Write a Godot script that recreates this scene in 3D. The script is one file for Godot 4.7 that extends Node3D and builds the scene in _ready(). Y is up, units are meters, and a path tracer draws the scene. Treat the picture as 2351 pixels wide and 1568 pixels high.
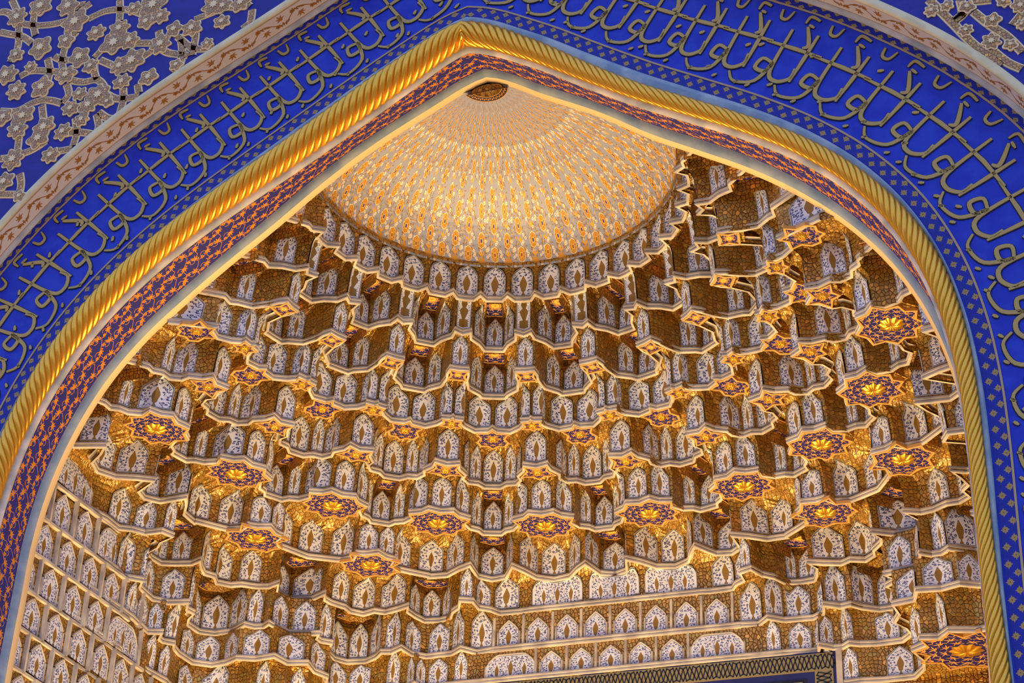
extends Node3D
# A gilded stalactite vault seen through a pointed arch. Metres, y up, y = 0 at eye height; the arch wall is the plane z = 0 and the
# vault turns about the upright axis AXIS behind it. Tiers are given as (degrees round the axis, radius) outlines, one half bay each.

const AXIS := Vector2(0.0, -0.75)
const FRONT := -0.56          # where the vault meets the back of the arch wall
const FLOOR_Y := -1.7
var mat := {}
var rng := RandomNumberGenerator.new()

func _ready() -> void:
	rng.seed = 7
	var cam := Camera3D.new()
	cam.name = "camera"
	cam.fov = rad_to_deg(2.0 * atan(784.0 / 4593.15))
	cam.position = Vector3(5.02122, 0.0, 12.20497)
	cam.basis = Basis(Vector3.UP, 0.352238) * Basis(Vector3.RIGHT, 0.545903) * Basis(Vector3.BACK, 0.0417595)
	cam.near = 0.1
	cam.far = 200.0
	add_child(cam)
	cam.current = true
	var sky_mat := ProceduralSkyMaterial.new()
	sky_mat.sky_top_color = Color(0.56, 0.66, 0.90)
	sky_mat.sky_horizon_color = Color(0.66, 0.74, 0.92)
	sky_mat.ground_horizon_color = Color(0.45, 0.48, 0.55)
	sky_mat.ground_bottom_color = Color(0.35, 0.36, 0.40)
	sky_mat.sun_angle_max = 0.0
	sky_mat.energy_multiplier = 2.4
	var sky := Sky.new()
	sky.sky_material = sky_mat
	var env := Environment.new()
	env.background_mode = Environment.BG_SKY
	env.sky = sky
	env.tonemap_mode = Environment.TONE_MAPPER_LINEAR
	env.tonemap_exposure = 1.0
	env.sdfgi_enabled = true
	env.ssao_enabled = true
	env.ssil_enabled = true
	var we := WorldEnvironment.new()
	we.name = "world_environment"
	we.environment = env
	add_child(we)
	make_materials()
	# floodlights out of view on the floor, placed to light vault and arch: (place, aim, energy)
	unseen_floodlight(Vector3(-1.9, FLOOR_Y, -1.3), Vector3(-2.3, 9.0, -2.0), 32.0, "lamp out of view on the niche floor at the left, placed to light the vault")
	unseen_floodlight(Vector3(-1.1, FLOOR_Y, -2.9), Vector3(-1.4, 9.0, -3.2), 32.0, "lamp out of view on the niche floor at the back left, placed to light the vault")
	unseen_floodlight(Vector3(0.0, FLOOR_Y, -1.5), Vector3(0.0, 10.0, -1.6), 34.0, "lamp out of view on the niche floor in the middle, placed to light the half dome")
	unseen_floodlight(Vector3(1.1, FLOOR_Y, -2.9), Vector3(1.4, 9.0, -3.2), 32.0, "lamp out of view on the niche floor at the back right, placed to light the vault")
	unseen_floodlight(Vector3(1.9, FLOOR_Y, -1.3), Vector3(2.3, 9.0, -2.0), 32.0, "lamp out of view on the niche floor at the right, placed to light the vault")
	unseen_floodlight(Vector3(-3.0, FLOOR_Y, 1.6), Vector3(-2.6, 9.5, 0.0), 46.0, "lamp out of view on the hall floor before the left jamb, placed to light the arch")
	unseen_floodlight(Vector3(2.6, FLOOR_Y, 1.6), Vector3(2.0, 9.5, 0.0), 18.0, "lamp out of view on the hall floor before the right jamb, placed to light the arch")
	build_shell()
	build_arch()
	build_dome()
	build_tiers()
	build_grids()
	build_inscription_panel()
	build_arabesques()
	build_calligraphy()

# ------------------------------------------------------------------ naming
func tag(o: Node, label := "", category := "", group := "", kind := "") -> Node:
	if label: o.set_meta("label", label)
	if category: o.set_meta("category", category)
	if group: o.set_meta("group", group)
	if kind: o.set_meta("kind", kind)
	return o

var taken := {}
func numbered(called: String, parent: Node) -> String:
	var key := str(parent.get_instance_id()) + called
	var n: int = taken.get(key, 0)
	taken[key] = n + 1
	return called if n == 0 else "%s_%03d" % [called, n]

func thing(called: String, at: Vector3, label: String, category: String, group := "", kind := "") -> Node3D:
	var o := Node3D.new()
	o.name = numbered(called, self)
	o.position = at
	add_child(o, true)
	tag(o, label, category, group, kind)
	return o

# ------------------------------------------------------------------ mesh building
class Builder:
	var st := SurfaceTool.new()
	var n := 0
	func _init(smooth := false) -> void:
		st.begin(Mesh.PRIMITIVE_TRIANGLES)
		st.set_smooth_group(0 if smooth else -1)
	func tri(a: Vector3, b: Vector3, c: Vector3, ua := Vector2.ZERO, ub := Vector2.ZERO, uc := Vector2.ZERO) -> void:
		if (b - a).cross(c - a).length_squared() < 1e-16: return
		st.set_uv(ua); st.add_vertex(a)
		st.set_uv(ub); st.add_vertex(b)
		st.set_uv(uc); st.add_vertex(c)
		n += 1
	func quad(a: Vector3, b: Vector3, c: Vector3, d: Vector3, ua := Vector2.ZERO, ub := Vector2.ZERO, uc := Vector2.ZERO, ud := Vector2.ZERO) -> void:
		tri(a, b, c, ua, ub, uc)
		tri(a, c, d, ua, uc, ud)
	func box(lo: Vector3, hi: Vector3) -> void:
		var p := []
		for i in 8: p.append(Vector3(hi.x if i & 1 else lo.x, hi.y if i & 2 else lo.y, hi.z if i & 4 else lo.z))
		for f in [[0, 2, 3, 1], [4, 5, 7, 6], [0, 1, 5, 4], [2, 6, 7, 3], [0, 4, 6, 2], [1, 3, 7, 5]]:
			quad(p[f[0]], p[f[1]], p[f[2]], p[f[3]])
	func done() -> ArrayMesh:
		st.generate_normals()
		return st.commit()

func put(called: String, b: Builder, m: Material, parent: Node = self, origin := Vector3.ZERO) -> MeshInstance3D:
	var o := MeshInstance3D.new()
	o.name = numbered(called, parent)
	o.mesh = b.done()
	o.material_override = m
	o.position = origin
	parent.add_child(o, true)
	return o

# ------------------------------------------------------------------ pictures
func fill(img: Image, pts: PackedVector2Array, col: Color) -> void:
	var lo := 1e9
	var hi := -1e9
	for p in pts:
		lo = minf(lo, p.y)
		hi = maxf(hi, p.y)
	var w := img.get_width()
	for y in range(maxi(0, int(ceil(lo - 0.5))), mini(img.get_height() - 1, int(floor(hi - 0.5))) + 1):
		var yy := y + 0.5
		var xs := []
		for i in pts.size():
			var a := pts[i]
			var b := pts[(i + 1) % pts.size()]
			if (a.y <= yy) != (b.y <= yy):
				xs.append(a.x + (b.x - a.x) * (yy - a.y) / (b.y - a.y))
		xs.sort()
		for i in range(0, xs.size() - 1, 2):
			var x0 := maxi(0, int(round(xs[i])))
			var x1 := mini(w, int(round(xs[i + 1])))
			if x1 > x0: img.fill_rect(Rect2i(x0, y, x1 - x0, 1), col)

func disc(img: Image, c: Vector2, r: float, col: Color) -> void:
	for y in range(int(floor(c.y - r)), int(ceil(c.y + r)) + 1):
		var d := r * r - (y + 0.5 - c.y) * (y + 0.5 - c.y)
		if d <= 0.0 or y < 0 or y >= img.get_height(): continue
		var h := sqrt(d)
		var x0 := maxi(0, int(round(c.x - h)))
		var x1 := mini(img.get_width(), int(round(c.x + h)))
		if x1 > x0: img.fill_rect(Rect2i(x0, y, x1 - x0, 1), col)

func line(img: Image, pts: PackedVector2Array, w: float, col: Color) -> void:
	for i in pts.size():
		disc(img, pts[i], w * 0.5, col)
		if i == 0: continue
		var d := pts[i] - pts[i - 1]
		if d.length() < 0.01: continue
		var s := d.orthogonal().normalized() * w * 0.5
		fill(img, PackedVector2Array([pts[i - 1] + s, pts[i] + s, pts[i] - s, pts[i - 1] - s]), col)

func leaf(c: Vector2, ang: float, l: float, w: float, bend := 0.0) -> PackedVector2Array:
	var out := PackedVector2Array()
	for k in 7:
		var t := k / 6.0
		out.append(Vector2(t * l, sin(PI * pow(t, 0.8)) * w + bend * l * t * t))
	for k in range(5, 0, -1):
		var t := k / 6.0
		out.append(Vector2(t * l, -sin(PI * pow(t, 0.8)) * w * 0.55 + bend * l * t * t))
	for i in out.size(): out[i] = c + out[i].rotated(ang)
	return out

func flower(img: Image, c: Vector2, r: float, col: Color, eye: Color, n := 5, turn := 0.0) -> void:
	for k in n:
		disc(img, c + Vector2.RIGHT.rotated(turn + TAU * k / n) * r * 0.62, r * 0.42, col)
	disc(img, c, r * 0.34, eye)

func tex(img: Image) -> ImageTexture:
	return ImageTexture.create_from_image(img)

func srgb(r: float, g: float, b: float) -> Color:
	return Color(r, g, b)

func plain(col: Color, rough := 0.75, metal := 0.0) -> StandardMaterial3D:
	var m := StandardMaterial3D.new()
	m.albedo_color = col
	m.roughness = rough
	m.metallic = metal
	return m

func printed(t: Texture2D, rough := 0.7, metal := 0.0, spec := 0.4) -> StandardMaterial3D:
	var m := StandardMaterial3D.new()
	m.albedo_texture = t
	m.roughness = rough
	m.metallic = metal
	m.metallic_specular = spec
	return m

func voronoi(size: int, cells: int, seed_: int) -> Array:
	# a seamless cell pattern: per pixel [cell number, distance to the border in cells]
	var r := RandomNumberGenerator.new()
	r.seed = seed_
	var pts := PackedVector2Array()
	for i in cells * cells: pts.append(Vector2(i % cells + 0.12 + 0.76 * r.randf(), i / cells + 0.12 + 0.76 * r.randf()))
	var who := PackedInt32Array()
	var edge := PackedFloat32Array()
	who.resize(size * size)
	edge.resize(size * size)
	var k := float(cells) / size
	for y in size:
		var cy := int(y * k)
		for x in size:
			var p := Vector2((x + 0.5) * k, (y + 0.5) * k)
			var cx := int(x * k)
			var d1 := 9.0
			var d2 := 9.0
			var best := 0
			for j in range(-1, 2):
				for i in range(-1, 2):
					var ix := posmod(cx + i, cells)
					var iy := posmod(cy + j, cells)
					var id := iy * cells + ix
					var q := pts[id] + Vector2(cx + i - ix, cy + j - iy)
					var d := absf(q.x - p.x) * 0.35 + (q - p).length() * 0.75
					if d < d1:
						d2 = d1
						d1 = d
						best = id
					elif d < d2: d2 = d
			who[y * size + x] = best
			edge[y * size + x] = d2 - d1
	return [who, edge, pts]

func make_materials() -> void:
	var r := RandomNumberGenerator.new()
	r.seed = 11
	# gold laid in small uneven flakes with dark joints
	var size := 400
	var v := voronoi(size, 20, 5)
	var who: PackedInt32Array = v[0]
	var edge: PackedFloat32Array = v[1]
	var tone := PackedColorArray()
	for i in 400:
		var t := r.randf()
		var c := Color(0.76, 0.56, 0.20).lerp(Color(0.60, 0.44, 0.14), t)
		if r.randf() < 0.14: c = Color(0.66, 0.56, 0.24)
		if r.randf() < 0.12: c = Color(0.90, 0.66, 0.26)
		tone.append(c)
	var gold := Image.create(size, size, false, Image.FORMAT_RGB8)
	var bump := Image.create(size, size, false, Image.FORMAT_RGB8)
	for y in size:
		for x in size:
			var i := y * size + x
			var e := smoothstep(0.05, 0.17, edge[i])
			gold.set_pixel(x, y, Color(0.33, 0.18, 0.04).lerp(tone[who[i]], e))
			var h := smoothstep(0.03, 0.3, edge[i])
			bump.set_pixel(x, y, Color(h, h, h))
	bump.bump_map_to_normal_map(3.0)
	var gm := printed(tex(gold), 0.36, 0.35, 0.6)
	gm.normal_enabled = true
	gm.normal_texture = tex(bump)
	gm.normal_scale = 0.8
	gm.uv1_triplanar = true
	gm.uv1_world_triplanar = true
	gm.uv1_scale = Vector3.ONE / 0.72
	mat.gold = gm
	mat.gold_plain = plain(Color(0.85, 0.60, 0.18), 0.32, 0.7)
	mat.leaf_gold = plain(Color(0.86, 0.63, 0.21), 0.33, 0.75)
	mat.ledge = speckled(Color(0.84, 0.78, 0.68), Color(0.66, 0.61, 0.55), 0.75)
	mat.line_gold = plain(Color(0.86, 0.64, 0.34), 0.55, 0.2)
	mat.blue = speckled(Color(0.055, 0.13, 0.60), Color(0.10, 0.19, 0.64), 0.62)
	mat.letter = plain(Color(0.66, 0.52, 0.24), 0.5, 0.1)
	mat.letter_edge = plain(Color(0.03, 0.04, 0.16), 0.7)
	mat.band_line = plain(Color(0.66, 0.52, 0.36), 0.6, 0.1)
	mat.dark_blue = speckled(Color(0.13, 0.13, 0.46), Color(0.16, 0.15, 0.50), 0.7)
	mat.stone_blue = speckled(Color(0.62, 0.64, 0.64), Color(0.46, 0.52, 0.58), 0.8)
	mat.stone_pale = speckled(Color(0.80, 0.74, 0.68), Color(0.58, 0.57, 0.56), 0.8)
	mat.cream = plain(Color(0.90, 0.76, 0.54), 0.65)
	mat.stone_cream = speckled(Color(0.86, 0.76, 0.58), Color(0.78, 0.68, 0.50), 0.8)
	mat.wall = speckled(Color(0.62, 0.58, 0.52), Color(0.55, 0.50, 0.45), 0.9)
	mat.floor = speckled(Color(0.55, 0.52, 0.48), Color(0.48, 0.45, 0.42), 0.6)
	mat.black = plain(Color(0.05, 0.05, 0.06), 0.6)
	mat.relief = gm.duplicate()
	mat.relief.uv1_scale = Vector3.ONE / 0.55
	mat.relief.metallic = 0.0
	mat.relief.albedo_color = Color(1.0, 0.92, 0.62)
	mat.panel = printed(tex(panel_atlas()), 0.55)
	mat.lunette = printed(tex(lunette_sheet()), 0.55)
	mat.vase = printed(tex(vase_sheet()), 0.55)
	mat.star = printed(tex(star_sheet(1)), 0.6)
	mat.star_small = printed(tex(star_sheet(2)), 0.6)
	mat.soffit = printed(tex(soffit_sheet()), 0.65)
	mat.frieze = printed(tex(frieze_sheet()), 0.7)
	mat.lozenge = printed(tex(lozenge_sheet()), 0.62)
	mat.gore = printed(tex(gore_sheet()), 0.5, 0.1)
	mat.crown_ring = printed(tex(crown_sheet()), 0.5)

func speckled(a: Color, b: Color, rough: float) -> StandardMaterial3D:
	var n := FastNoiseLite.new()
	n.seed = 3
	n.frequency = 0.02
	n.fractal_octaves = 5
	var im := n.get_seamless_image(128, 128)
	im.convert(Image.FORMAT_RGB8)
	for y in 128:
		for x in 128:
			im.set_pixel(x, y, a.lerp(b, clampf(im.get_pixel(x, y).r * 2.2 - 0.6, 0.0, 1.0)))
	var m := printed(tex(im), rough)
	m.uv1_triplanar = true
	m.uv1_world_triplanar = true
	m.uv1_scale = Vector3.ONE / 0.9
	return m

# how high a pointed panel reaches at u (-1 .. 1), as a share of its height
func arch_top(u: float) -> float:
	return 0.60 + 0.40 * pow(1.0 - absf(u), 0.8)

func lunette_top(u: float) -> float:
	var a := absf(u)
	if a < 0.55: return 1.0
	return 0.52 + 0.48 * pow(maxf(0.0, 1.0 - (a - 0.55) / 0.45), 0.62)

func arch_outline(x0: float, y0: float, w: float, h: float, inset: float, wide := false) -> PackedVector2Array:
	var out := PackedVector2Array([Vector2(x0 + w - inset, y0 + h - inset), Vector2(x0 + inset, y0 + h - inset)])
	for i in 33:
		var u := i / 16.0 - 1.0
		var t := lunette_top(u) if wide else arch_top(u)
		out.append(Vector2(x0 + inset + (w - 2 * inset) * (u * 0.5 + 0.5), y0 + inset * 1.3 + (h - 2.3 * inset) * (1.0 - t)))
	return out

const TILE_GROUND := Color(0.90, 0.89, 0.88)
const TILE_BLUE := Color(0.13, 0.18, 0.46)

func cypress(img: Image, c: Vector2, h: float, w: float) -> void:
	# a slender gold cypress in a footed vase: c is the foot
	var dark := Color(0.30, 0.17, 0.05)
	var gold := Color(0.60, 0.45, 0.17)
	for pass_ in 2:
		var g := 3.0 if pass_ == 0 else 0.0
		var col := dark if pass_ == 0 else gold
		var pts := PackedVector2Array()
		var prof := [[0.0, 0.42], [0.04, 0.40], [0.09, 0.14], [0.17, 0.14], [0.24, 0.55], [0.34, 0.62], [0.46, 0.85], [0.58, 1.0], [0.70, 0.84], [0.82, 0.5], [0.92, 0.2], [1.0, 0.0]]
		for p in prof: pts.append(c + Vector2(p[1] * w + g, -p[0] * h + (g if p[0] == 0.0 else (-g if p[0] == 1.0 else 0.0))))
		for i in range(prof.size() - 1, -1, -1): pts.append(c + Vector2(-prof[i][1] * w - g, -prof[i][0] * h + (g if i == 0 else (-g if i == prof.size() - 1 else 0.0))))
		fill(img, pts, col)
	for k in 6:
		var y := c.y - h * (0.36 + 0.08 * k)
		var ww := w * (0.75 - 0.08 * absf(k - 2.5))
		line(img, PackedVector2Array([Vector2(c.x - ww, y - 4), Vector2(c.x, y + 5), Vector2(c.x + ww, y - 6)]), 2.4, dark)
	line(img, PackedVector2Array([c + Vector2(-w * 0.5, -h * 0.25), c + Vector2(w * 0.5, -h * 0.25)]), 2.4, dark)

func florals(img: Image, x0: float, y0: float, w: float, h: float, r: RandomNumberGenerator, keep: Array, scale := 1.0) -> void:
	# sprays of small blue flowers and leaves all over a white ground, clear of the cypresses (keep: [x, half width])
	var dots := []
	var tries := 0
	var count := int(w * h / (980.0 * scale * scale))
	while dots.size() < count and tries < count * 30:
		tries += 1
		var u := r.randf_range(-0.86, 0.86)
		var vv := r.randf_range(0.06, 0.93)
		var top: float = lunette_top(u) if keep.size() > 1 else arch_top(u)
		if vv > top - 0.09: continue
		var p := Vector2(x0 + w * (u * 0.5 + 0.5), y0 + h * (1.0 - vv))
		var ok := true
		for q in keep:
			if absf(p.x - q[0]) < q[1] * (1.0 if vv < 0.66 else 0.25): ok = false
		for d in dots:
			if d.distance_to(p) < 25.0 * scale: ok = false
		if not ok: continue
		dots.append(p)
	for i in dots.size():
		var p: Vector2 = dots[i]
		var a := r.randf() * TAU
		var near := p
		var best := 1e9
		for j in range(i):
			var d: float = dots[j].distance_to(p)
			if d < best:
				best = d
				near = dots[j]
		if best < 52.0 * scale:
			var mid := (p + near) * 0.5 + (near - p).orthogonal() * r.randf_range(-0.25, 0.25)
			line(img, PackedVector2Array([p, mid, near]), 2.2 * scale, TILE_BLUE.lerp(TILE_GROUND, 0.25))
		var kind := r.randi() % 5
		if kind < 2: flower(img, p, r.randf_range(10.0, 13.5) * scale, TILE_BLUE.lerp(Color(0.10, 0.10, 0.24), r.randf() * 0.6), TILE_GROUND, 5, a)
		elif kind == 2:
			for k in 3: fill(img, leaf(p, a + (k - 1) * 0.8, 19.0 * scale, 5.0 * scale, 0.2), TILE_BLUE)
		else:
			fill(img, leaf(p, a, r.randf_range(20.0, 30.0) * scale, 5.4 * scale, r.randf_range(-0.5, 0.5)), TILE_BLUE.lerp(Color(0.12, 0.12, 0.26), r.randf() * 0.5))
			fill(img, leaf(p, a + 2.4, 13.0 * scale, 3.4 * scale, 0.3), TILE_BLUE)

func tile_ground(img: Image, x0: float, y0: float, w: float, h: float, wide := false) -> void:
	img.fill_rect(Rect2i(int(x0), int(y0), int(w), int(h)), Color(0.70, 0.68, 0.64))
	fill(img, arch_outline(x0, y0, w, h, 9.0, wide), Color(0.17, 0.17, 0.30))
	fill(img, arch_outline(x0, y0, w, h, 13.0, wide), TILE_GROUND)

func panel_atlas() -> Image:
	var img := Image.create(1024, 768, false, Image.FORMAT_RGB8)
	var r := RandomNumberGenerator.new()
	r.seed = 21
	for k in 8:
		var x0 := 256.0 * (k % 4)
		var y0 := 384.0 * (k / 4)
		tile_ground(img, x0, y0, 256, 384)
		florals(img, x0, y0, 256, 384, r, [[x0 + 128.0, 44.0]], 1.0)
		cypress(img, Vector2(x0 + 128, y0 + 366), 238.0 - 14.0 * (k % 3), 31.0)
	return img

func lunette_sheet() -> Image:
	var img := Image.create(768, 384, false, Image.FORMAT_RGB8)
	var r := RandomNumberGenerator.new()
	r.seed = 33
	tile_ground(img, 0, 0, 768, 384, true)
	florals(img, 0, 0, 768, 384, r, [[384.0, 46.0], [180.0, 40.0], [588.0, 40.0]], 1.15)
	cypress(img, Vector2(384, 366), 270.0, 34.0)
	cypress(img, Vector2(180, 366), 215.0, 28.0)
	cypress(img, Vector2(588, 366), 215.0, 28.0)
	return img

func vase_sheet() -> Image:
	var img := Image.create(160, 384, false, Image.FORMAT_RGB8)
	var r := RandomNumberGenerator.new()
	r.seed = 5
	img.fill(Color(0.70, 0.68, 0.64))
	img.fill_rect(Rect2i(6, 6, 148, 372), Color(0.17, 0.17, 0.30))
	img.fill_rect(Rect2i(10, 10, 140, 364), TILE_GROUND)
	for k in 26:
		var s := -1.0 if k % 2 else 1.0
		var p := Vector2(80 + s * r.randf_range(46, 62), 24 + 13.2 * k)
		fill(img, leaf(p, r.randf() * TAU, 17.0, 4.0, 0.3), TILE_BLUE)
	for pass_ in 2:
		var g := 3.0 if pass_ == 0 else 0.0
		var pts := PackedVector2Array()
		var prof := [[20, 44], [110, 44], [125, 12], [190, 34], [225, 46], [250, 30], [268, 14], [300, 30], [330, 22], [356, 0]]
		for p in prof: pts.append(Vector2(80 + p[1] + g, 380 - p[0]))
		for i in range(prof.size() - 1, -1, -1): pts.append(Vector2(80 - prof[i][1] - g, 380 - prof[i][0]))
		fill(img, pts, Color(0.24, 0.16, 0.07) if pass_ == 0 else Color(0.55, 0.42, 0.18))
	return img

func star_sheet(kind: int) -> Image:
	# gold leafwork on night blue, radiating from the middle
	var n := 512
	var img := Image.create(n, n, false, Image.FORMAT_RGB8)
	img.fill(Color(0.12, 0.10, 0.36))
	var c := Vector2(n, n) * 0.5
	var gold := Color(0.80, 0.58, 0.30)
	var arms := 14 if kind == 1 else 8
	var rows := [[0.36, 40.0, 8.0], [0.54, 44.0, 9.0], [0.72, 46.0, 9.5], [0.89, 40.0, 9.5]] if kind == 1 else [[0.28, 62.0, 12.0], [0.56, 66.0, 13.0], [0.84, 52.0, 12.0]]
	for q in rows.size():
		arms = (9 + 5 * q) if kind == 1 else (6 + 4 * q)
		for k in arms:
			var a := TAU * (k + 0.5 * (q % 2)) / arms
			var p: Vector2 = c + Vector2.RIGHT.rotated(a) * n * 0.5 * rows[q][0]
			var l: float = rows[q][1]
			var w: float = rows[q][2]
			for s in [-1.0, 1.0]:
				fill(img, leaf(p, a + s * 0.55, l, w * 0.62, s * 0.35), gold)
				line(img, PackedVector2Array([p, p + Vector2.RIGHT.rotated(a + s * 1.3) * l * 0.4, p + Vector2.RIGHT.rotated(a + s * 1.9) * l * 0.62]), 4.5, gold)
			fill(img, leaf(p, a, l * 0.8, w * 0.6), gold)
			fill(img, leaf(p + Vector2.RIGHT.rotated(a) * l * 0.14, a, l * 0.42, w * 0.26), Color(0.20, 0.12, 0.20))
			disc(img, p, w * 0.46, gold)
	disc(img, c, n * 0.13, gold)
	disc(img, c, n * 0.10, Color(0.55, 0.33, 0.10))
	flower(img, c, n * 0.09, Color(0.95, 0.72, 0.30), Color(0.80, 0.52, 0.16), 8)
	return img

func vine(img: Image, pts: PackedVector2Array, w: float, col: Color, wrap: float) -> void:
	for s in [-1.0, 0.0, 1.0]:
		var q := PackedVector2Array()
		for p in pts: q.append(p + Vector2(s * wrap, 0))
		line(img, q, w, col)

func palmette(img: Image, p: Vector2, a: float, s: float, col: Color, wrap: float) -> void:
	for o in [-1.0, 0.0, 1.0]:
		var c := p + Vector2(o * wrap, 0)
		for k in 5:
			fill(img, leaf(c, a + (k - 2) * 0.62, s * (1.0 - 0.13 * absf(k - 2)), s * 0.17, 0.12 * (k - 2)), col)
		disc(img, c, s * 0.24, col)

func soffit_sheet() -> Image:
	# orange scrollwork on violet for the soffit of the arch; repeats along x
	var w := 512
	var h := 384
	var img := Image.create(w, h, false, Image.FORMAT_RGB8)
	img.fill(Color(0.17, 0.15, 0.42))
	var r := RandomNumberGenerator.new()
	r.seed = 9
	for k in 260: disc(img, Vector2(r.randf() * w, r.randf() * h), r.randf_range(3.0, 9.0), Color(0.20, 0.18, 0.44))
	var col := Color(0.80, 0.50, 0.15)
	for row in 3:
		var y := h * (0.17 + 0.33 * row)
		for k in 4:
			var x := w * (k + 0.5 * (row % 2)) / 4.0
			var up := 1.0 if (k + row) % 2 else -1.0
			palmette(img, Vector2(x, y), up * PI * 0.5 + r.randf_range(-0.6, 0.6), 52.0, col, w)
			flower_wrap(img, Vector2(x + 62, y + up * 26), 17.0, col, w)
			var pts := PackedVector2Array()
			for i in 13:
				var t := i / 12.0
				pts.append(Vector2(x + t * 128.0, y + up * sin(t * PI) * 40.0))
			vine(img, pts, 6.0, col, w)
			pts = PackedVector2Array()
			for i in 11:
				var t := i / 10.0
				pts.append(Vector2(x + 30, y) + Vector2.RIGHT.rotated(-up * (0.3 + t * 4.2)) * (34.0 - 24.0 * t))
			vine(img, pts, 5.5, col, w)
			pts = PackedVector2Array([Vector2(x, y), Vector2(x + up * 20, y + 44), Vector2(x + 14, y + 84), Vector2(x + 64, y + 127)])
			vine(img, pts, 5.0, col, w)
			for s in 4:
				for o in [-1.0, 0.0, 1.0]:
					fill(img, leaf(Vector2(x + 18.0 + s * 28.0 + o * w, y + up * 22.0), r.randf() * TAU, 30.0, 6.5, 0.3), col)
	img.fill_rect(Rect2i(0, 0, w, 6), Color(0.55, 0.34, 0.16))
	img.fill_rect(Rect2i(0, h - 6, w, 6), Color(0.55, 0.34, 0.16))
	return img

func flower_wrap(img: Image, c: Vector2, s: float, col: Color, wrap: float) -> void:
	for o in [-1.0, 0.0, 1.0]: flower(img, c + Vector2(o * wrap, 0), s, col, Color(0.55, 0.28, 0.10), 5)

func frieze_sheet() -> Image:
	# ochre leaf scroll on a pale ground between two thin lines; repeats along x
	var w := 512
	var h := 160
	var img := Image.create(w, h, false, Image.FORMAT_RGB8)
	img.fill(Color(0.85, 0.76, 0.69))
	var col := Color(0.66, 0.41, 0.13)
	var dark := Color(0.42, 0.24, 0.09)
	for k in 2:
		var x := 256.0 * k
		var pts := PackedVector2Array()
		for i in 17:
			var t := i / 16.0
			pts.append(Vector2(x + t * 256.0, 80 + sin(t * TAU) * 34.0))
		vine(img, pts, 7.0, dark, w)
		vine(img, pts, 4.5, col, w)
		for s in 2:
			var up := 1.0 if s else -1.0
			var q := Vector2(x + 64.0 + 128.0 * s, 80 - up * 2.0)
			palmette(img, q + Vector2(0, up * 20), up * PI * 0.5 + 0.4, 46.0, dark, w)
			palmette(img, q + Vector2(0, up * 20), up * PI * 0.5 + 0.4, 42.0, col, w)
			for j in 5:
				for o in [-1.0, 0.0, 1.0]:
					var b := q + Vector2(-52.0 + 26.0 * j + o * w, -up * (8.0 + 6.0 * (j % 2)))
					fill(img, leaf(b, -up * (0.6 + 0.35 * j), 38.0, 9.5, 0.3), dark)
					fill(img, leaf(b, -up * (0.6 + 0.35 * j), 34.0, 7.0, 0.3), col)
			flower_wrap(img, q + Vector2(40, -up * 26), 18.0, col, w)
	for y in [3, 150]: img.fill_rect(Rect2i(0, y, w, 7), Color(0.68, 0.50, 0.36))
	return img

func lozenge_sheet() -> Image:
	# gold four-petalled flowers linked in a lattice on blue; repeats along x
	var img := Image.create(128, 128, false, Image.FORMAT_RGB8)
	img.fill(Color(0.06, 0.10, 0.50))
	var gold := Color(0.62, 0.48, 0.26)
	for c in [Vector2(32, 34), Vector2(96, 94)]:
		for o in [-128.0, 0.0, 128.0]:
			var p: Vector2 = c + Vector2(o, 0)
			for k in 4:
				disc(img, p + Vector2.RIGHT.rotated(PI * 0.25 + k * PI * 0.5) * 13.0, 10.5, gold)
				fill(img, leaf(p + Vector2.RIGHT.rotated(k * PI * 0.5) * 10.0, k * PI * 0.5, 24.0, 7.0), gold)
			disc(img, p, 4.0, Color(0.30, 0.20, 0.14))
	for c in [Vector2(96, 28), Vector2(32, 98)]:
		fill(img, PackedVector2Array([c + Vector2(-13, 0), c + Vector2(0, -13), c + Vector2(13, 0), c + Vector2(0, 13)]), Color(0.05, 0.09, 0.46))
	return img

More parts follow.
